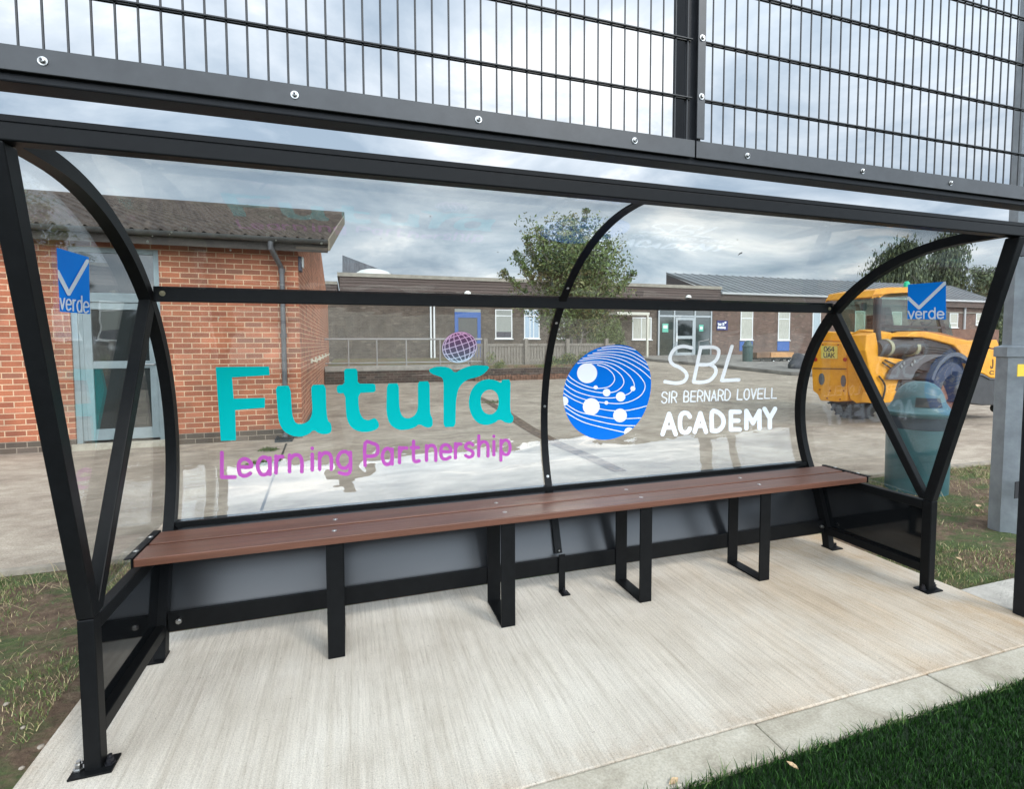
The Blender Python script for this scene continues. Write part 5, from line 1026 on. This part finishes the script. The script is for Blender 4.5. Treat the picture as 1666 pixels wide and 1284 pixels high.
for u, v in ((1470, 591), (1487, 588), (1466, 596), (1483, 593)): p = T(*PT(u, v, -.045)); m_ = MB(); m_.tube([p, p - LF * .01], .03, 6); m_.build('mudguard_bolt', BOLT, md_)
# maker's letters on the body
def on_l(l): 
    def f(P): d = rays(P); n = np.array(LF); q = np.array(O + LF * l) - CO; return CO + d * ((q @ n) / (d @ n))[:, None]
    return f
LB = mat('letter_black', (.02, .02, .02), .5)
decal('body_lettering', glyph('C', 1413.5, 1419, 570, 8, 1.8), (1409, 558, 1423, 575), .4, on_l(.108), WHV, th_)
decal('warning_decal', [('line', [(1408, 577), (1417, 577)], 1.2), ('line', [(1408, 581), (1417, 581)], 1.2), ('line', [(1417, 577), (1417, 584)], 1.2), ('line', [(1408, 577), (1408, 586)], 1.2)], (1404, 573, 1421, 590), .4, on_l(.108), LB, th_)
decal('side_model_decal', glyph('J', 1612, 1616, 599, 14, 1.6) + glyph('C', 1611, 1617, 609, 5, 1.3) , (1608, 580, 1620, 612), .4, on_l(-.105), LB, th_)

# ================================================================== TREES
LFM = [mat('leaf_green', (.12, .165, .045), .6), mat('leaf_dark', (.06, .09, .028), .6), mat('leaf_olive', (.20, .20, .075), .6), mat('leaf_russet', (.15, .11, .05), .6)]
BARK = mat('grey_bark', (.16, .145, .12), .9, var=.35, vs=6)
def tree(name, label, base, height, spread, nb, nleaf, ls, seed, mats, trunks=1, spires=(), th=.09, low=.18, weep=0, cat='tree', group=None, cl_=.20):
    rnd = random.Random(seed); t = thing(name, label, cat, tuple(base), group); B = Vector(base)
    tips = []; tk = MB()
    for k in range(trunks):
        a = 2 * math.pi * k / max(1, trunks) + .5; b0 = B + Vector((math.cos(a), math.sin(a), 0)) * (.12 * (trunks > 1)); top = B + Vector((math.cos(a) * spread * .22 * (trunks > 1), math.sin(a) * spread * .2 * (trunks > 1), height * .72))
        pts = [b0.lerp(top, i / 6) + Vector((rnd.uniform(-1, 1), rnd.uniform(-1, 1), 0)) * .05 * height * .2 * (i > 0) for i in range(7)]; pts[0].z -= .15
        tk.tube(pts, [th * (1 - .13 * i) for i in range(7)], 8); 
        for j in range(nb):
            f = low + (1 - low) * rnd.random(); i = min(5, int(f * 6)); p = pts[i].lerp(pts[i + 1], f * 6 - i) if f < 1 else pts[6]
            az = rnd.uniform(0, 6.283); el = rnd.uniform(.15, 1.15) + .25 * f; ln = spread * (.95 - .28 * f) * rnd.uniform(.55, 1.05)
            d = Vector((math.cos(az) * math.cos(el), math.sin(az) * math.cos(el), math.sin(el))); q = p + d * ln * .5 + Vector((0, 0, .04 * ln)); r = p + d * ln + Vector((0, 0, (.12 - weep) * ln))
            tk.tube([p, q, r], [th * .38 * (1.1 - f), th * .2, th * .06], 5); tips += [(p.lerp(q, .7), .6), (q, .9), (q.lerp(r, .5), 1), (r, 1)]
    for (dx, dz) in spires:
        p = B + Vector((dx * .5, 0, height * .45)); r = B + Vector((dx, rnd.uniform(-.3, .3), dz)); tk.tube([p, p.lerp(r, .5) + Vector((dx * .06, 0, 0)), r], [.03, .02, .008], 5)
        for k in range(7): tips.append((p.lerp(r, .45 + .55 * k / 6) + Vector((rnd.uniform(-.08, .08), rnd.uniform(-.15, .15), 0)), .22 + .25 * rnd.random()))
    tk.build('trunk', BARK, t, smooth=True)
    V = np.empty((nleaf, 4, 3)); rs = np.random.RandomState(seed); mi = np.empty(nleaf, int)
    tone = [rs.rand() for _ in tips]
    for i in range(nleaf):
        ti = rs.randint(len(tips)); c, sc = tips[ti]; R = spread * cl_ * sc
        o = rs.normal(0, 1, 3); o /= np.linalg.norm(o) + 1e-6; o *= R * rs.rand() ** .45; o[2] *= .8
        if weep: o[2] -= rs.rand() * R * 2.2 * weep; 
        p = np.array(c) + o; a = rs.normal(0, 1, 3); a /= np.linalg.norm(a); b = np.cross(a, rs.normal(0, 1, 3)); b /= np.linalg.norm(b) + 1e-6
        if weep: a = a * .4 + np.array([0, 0, -1]); 
        s = ls * rs.uniform(.6, 1.25); V[i] = [p - a * s, p + b * s * .45, p + a * s, p - b * s * .45]
        q = tone[ti] * .6 + rs.rand() * .4; mi[i] = 0 if q < .45 else 1 if q < .68 else 2 if q < .88 else 3
    me = bpy.data.meshes.new('crown'); me.vertices.add(nleaf * 4); me.vertices.foreach_set('co', V.reshape(-1)); me.loops.add(nleaf * 4); me.loops.foreach_set('vertex_index', np.arange(nleaf * 4)); me.polygons.add(nleaf); me.polygons.foreach_set('loop_start', np.arange(nleaf) * 4); me.polygons.foreach_set('loop_total', np.full(nleaf, 4)); me.polygons.foreach_set('material_index', mi); me.update(); me.validate()
    link('crown', me, mats, t); return t
YT = YPL + 1.6; pT = PY(935, 600, YT)
k = (YT - CAM.y) * 1.0
tx = lambda u, v=480: PY(u, v, YT).x - pT.x
tree('small_tree', 'multi-stemmed leafy tree growing in the planter in front of the school block', (pT.x, YT, hz), PY(930, 385, YT).z - hz, abs(tx(1010)) * 1.6, 28, 34000, .064, 11, LFM, trunks=4, cl_=.165,
     spires=((tx(952), PY(952, 342, YT).z - hz), (tx(935), PY(930, 356, YT).z - hz), (tx(862), PY(862, 385, YT).z - hz), (tx(880), PY(885, 372, YT).z - hz), (tx(820), PY(815, 440, YT).z - hz), (tx(838), PY(830, 412, YT).z - hz), (tx(990), PY(990, 385, YT).z - hz), (tx(1025), PY(1028, 445, YT).z - hz)), th=.085, low=.12)
def bush(name, label, c, r, n, ls, seed, mats, cat='shrub'):
    rs = np.random.RandomState(seed); V = np.empty((n, 4, 3)); mi = rs.randint(0, len(mats), n); lobes = [(rs.normal(0, .45, 3), rs.uniform(.5, .9)) for _ in range(9)]
    for i in range(n):
        l, s_ = lobes[rs.randint(9)]; o = rs.normal(0, 1, 3); o /= np.linalg.norm(o); o = (l + o * s_ * rs.rand() ** .4 * .7) * np.array(r); o[2] = abs(o[2] + .1)
        p = np.array(c) + o; a = rs.normal(0, 1, 3); a[2] = abs(a[2]) + .6; a /= np.linalg.norm(a); b = np.cross(a, rs.normal(0, 1, 3)); b /= np.linalg.norm(b); s = ls * rs.uniform(.6, 1.3); V[i] = [p - a * s, p + b * s * .3, p + a * s, p - b * s * .3]
    me = bpy.data.meshes.new(name); me.vertices.add(n * 4); me.vertices.foreach_set('co', V.reshape(-1)); me.loops.add(n * 4); me.loops.foreach_set('vertex_index', np.arange(n * 4)); me.polygons.add(n); me.polygons.foreach_set('loop_start', np.arange(n) * 4); me.polygons.foreach_set('loop_total', np.full(n, 4)); me.polygons.foreach_set('material_index', mi); me.update(); me.validate()
    o = link(name, me, mats); return tag(o, label, cat)
SHB = [mat('shrub_green', (.085, .13, .035), .6), mat('shrub_dark', (.045, .07, .02), .6), mat('shrub_yellow', (.20, .20, .06), .6)]
q = PY(905, 604, YPL + .3); bush('shrub', 'bushy green plant in the planter left of the blue disc logo', (q.x, q.y, zb + .15), (.42, .3, .5), 2600, .045, 3, SHB)
q = PY(955, 604, YPL + .3); bush('shrub', 'green undergrowth below the tree in the planter', (q.x, q.y, zb + .15), (.75, .35, .55), 3000, .045, 4, SHB)
q = PY(806, 604, YPL + .25); bush('shrub', 'small pale yellow-green plant before the timber fence', (q.x, q.y, hz - .1), (.3, .2, .3), 900, .035, 5, [SHB[2], SHB[0]])
q = PY(1000, 560, YF - 3); bush('climber', 'dark green climbing foliage on the school wall right of the tree', (q.x, q.y + .5, GZ), (1.3, .7, 2.6), 7000, .09, 6, LFM[:2], 'climber')
# distant trees beyond the school roof
DL = [mat('far_leaf', (.075, .095, .045), .7), mat('far_leaf_dark', (.045, .06, .03), .7), mat('far_leaf_light', (.12, .14, .06), .7)]
def far_tree(lb, u, vtop, yd, spread_px, seed, n=9000, weep=.9, nm_='tall_tree', low=.25, nb=26):
    p = PY(u, 500, yd); top = PY(u, vtop, yd).z; sp = abs(PY(u + spread_px, 500, yd).x - p.x) * .95
    return tree(nm_, lb, (p.x, yd, .5), (top - .5) * 1.33, sp, nb, n, .26, seed, DL, th=.28, low=low, weep=weep, cat='tree', cl_=.30)
far_tree('tall drooping tree behind the school roof, the left part of the pair', 1462, 405, 46, 52, 21, 17000)
far_tree('tall drooping tree behind the school roof above the blue sticker', 1535, 388, 46, 44, 22, 18000)
far_tree('small dark conifer against the sky right of the drooping trees', 1600, 446, 60, 24, 23, 4500, 0, 'conifer', .55, 30)
far_tree('tree showing dark green between sloping post and lighting column', 1640, 440, 40, 30, 24, 9000, .3, 'broadleaf_tree', .1, 34)
far_tree('tiny treetop just over the brick building roof', 410, 322, 40, 22, 25, 1800, 0, 'broadleaf_tree', .5, 12)
q = PY(1625, 540, 30); bush('hedge', 'dark green hedge beyond the telehandler at the right edge', (q.x + 1.5, 30, .5), (3.2, 1.2, 2.4), 9000, .14, 8, DL, 'hedge')
q = PY(1598, 545, 22.5); g_ = MB().box((PY(1540, 545, 22.5).x, 22.5, .4), (PY(1625, 545, 22.5).x, 22.7, PY(1590, 536, 22.5).z)); tag(g_.build('low_wall', mat('low_wall_brick', (.15, .08, .055), .9, var=.3, vs=3)), 'low reddish brown brick wall under the right hand school windows', 'wall')
# thin green pole at the right
q = PG(1633, 600); pz = 22; p = PY(1633, 560, pz); MBp = MB().tube([(p.x, pz, .4), (p.x, pz, PY(1633, 478, pz).z)], .045, 8); tag(MBp.build('thin_pole', mat('pole_green', (.10, .22, .17), .5)), 'thin green pole standing left of the grey lighting column', 'pole')
# far side of the pitch behind the camera: a loose tree line that the sheets mirror
rs = random.Random(5); tl = MB()
for i in range(2600):
    x = rs.uniform(-70, 75); y = -46 + rs.uniform(-3, 3); top = 4.2 + 1.6 * math.sin(x * .19) + 1.2 * math.sin(x * .47 + 1) + .6 * math.sin(x * 1.3); z = rs.uniform(0, max(1, top)); s = rs.uniform(.4, .9)
    a, b, c = rs.uniform(-1, 1), rs.uniform(-1, 1), rs.uniform(-1, 1); tl.add([(x - s, y + b * s, z + c * s), (x + a * s, y - b * s, z - s), (x + s, y + a * s, z + b * s), (x - a * s, y + c * s, z + s)], [(0, 1, 2, 3)])
tag(tl.build('tree_line', DL), 'loose line of trees beyond the far side of the pitch', 'trees', kind='stuff')

# ================================================================== PHOTOGRAPHER, mirrored in the lower clear sheet
def person(name, label, origin, face, pts, edges, rad, skin_col, hair_c, top_c):
    me = bpy.data.meshes.new(name); me.from_pydata([tuple(Vector(origin) + Matrix.Rotation(face, 3, 'Z') @ Vector(p)) for p in pts], edges, []); o = link(name, me, top_c)
    md = o.modifiers.new('skin', 'SKIN'); sv = me.skin_vertices[0].data
    for i, r in enumerate(rad): sv[i].radius = (r, r) if not isinstance(r, tuple) else r
    sv[0].use_root = True; ss = o.modifiers.new('sub', 'SUBSURF'); ss.levels = 2; ss.render_levels = 2
    return tag(o, label, 'person')
P_ = [(0, 0, .95), (0, 0, 1.12), (0, .01, 1.32), (0, 0, 1.46), (0, -.01, 1.55), (0, .02, 1.64), (0, .02, 1.76),
      (.19, 0, 1.42), (.25, .10, 1.20), (.10, .28, 1.36), (-.19, 0, 1.42), (-.25, .10, 1.20), (-.10, .28, 1.36),
      (.10, 0, .88), (.12, .02, .50), (.13, -.02, .08), (.14, .12, .04), (-.10, 0, .88), (-.12, .02, .50), (-.13, -.02, .08), (-.14, .12, .04)]
E_ = [(0, 1), (1, 2), (2, 3), (3, 4), (4, 5), (5, 6), (3, 7), (7, 8), (8, 9), (3, 10), (10, 11), (11, 12), (0, 13), (13, 14), (14, 15), (15, 16), (0, 17), (17, 18), (18, 19), (19, 20)]
R_ = [.16, .15, .17, .12, .055, .09, .08, .075, .05, .032, .075, .05, .032, .10, .065, .045, .04, .10, .065, .045, .04]
ph = person('person', 'person in dark clothes photographing the shelter, mirrored in its lower clear sheet', (CAM.x - .02, CAM.y - .47, -.01), YAW, P_, E_, R_, None, None, mat('dark_clothing', (.03, .032, .04), .9))
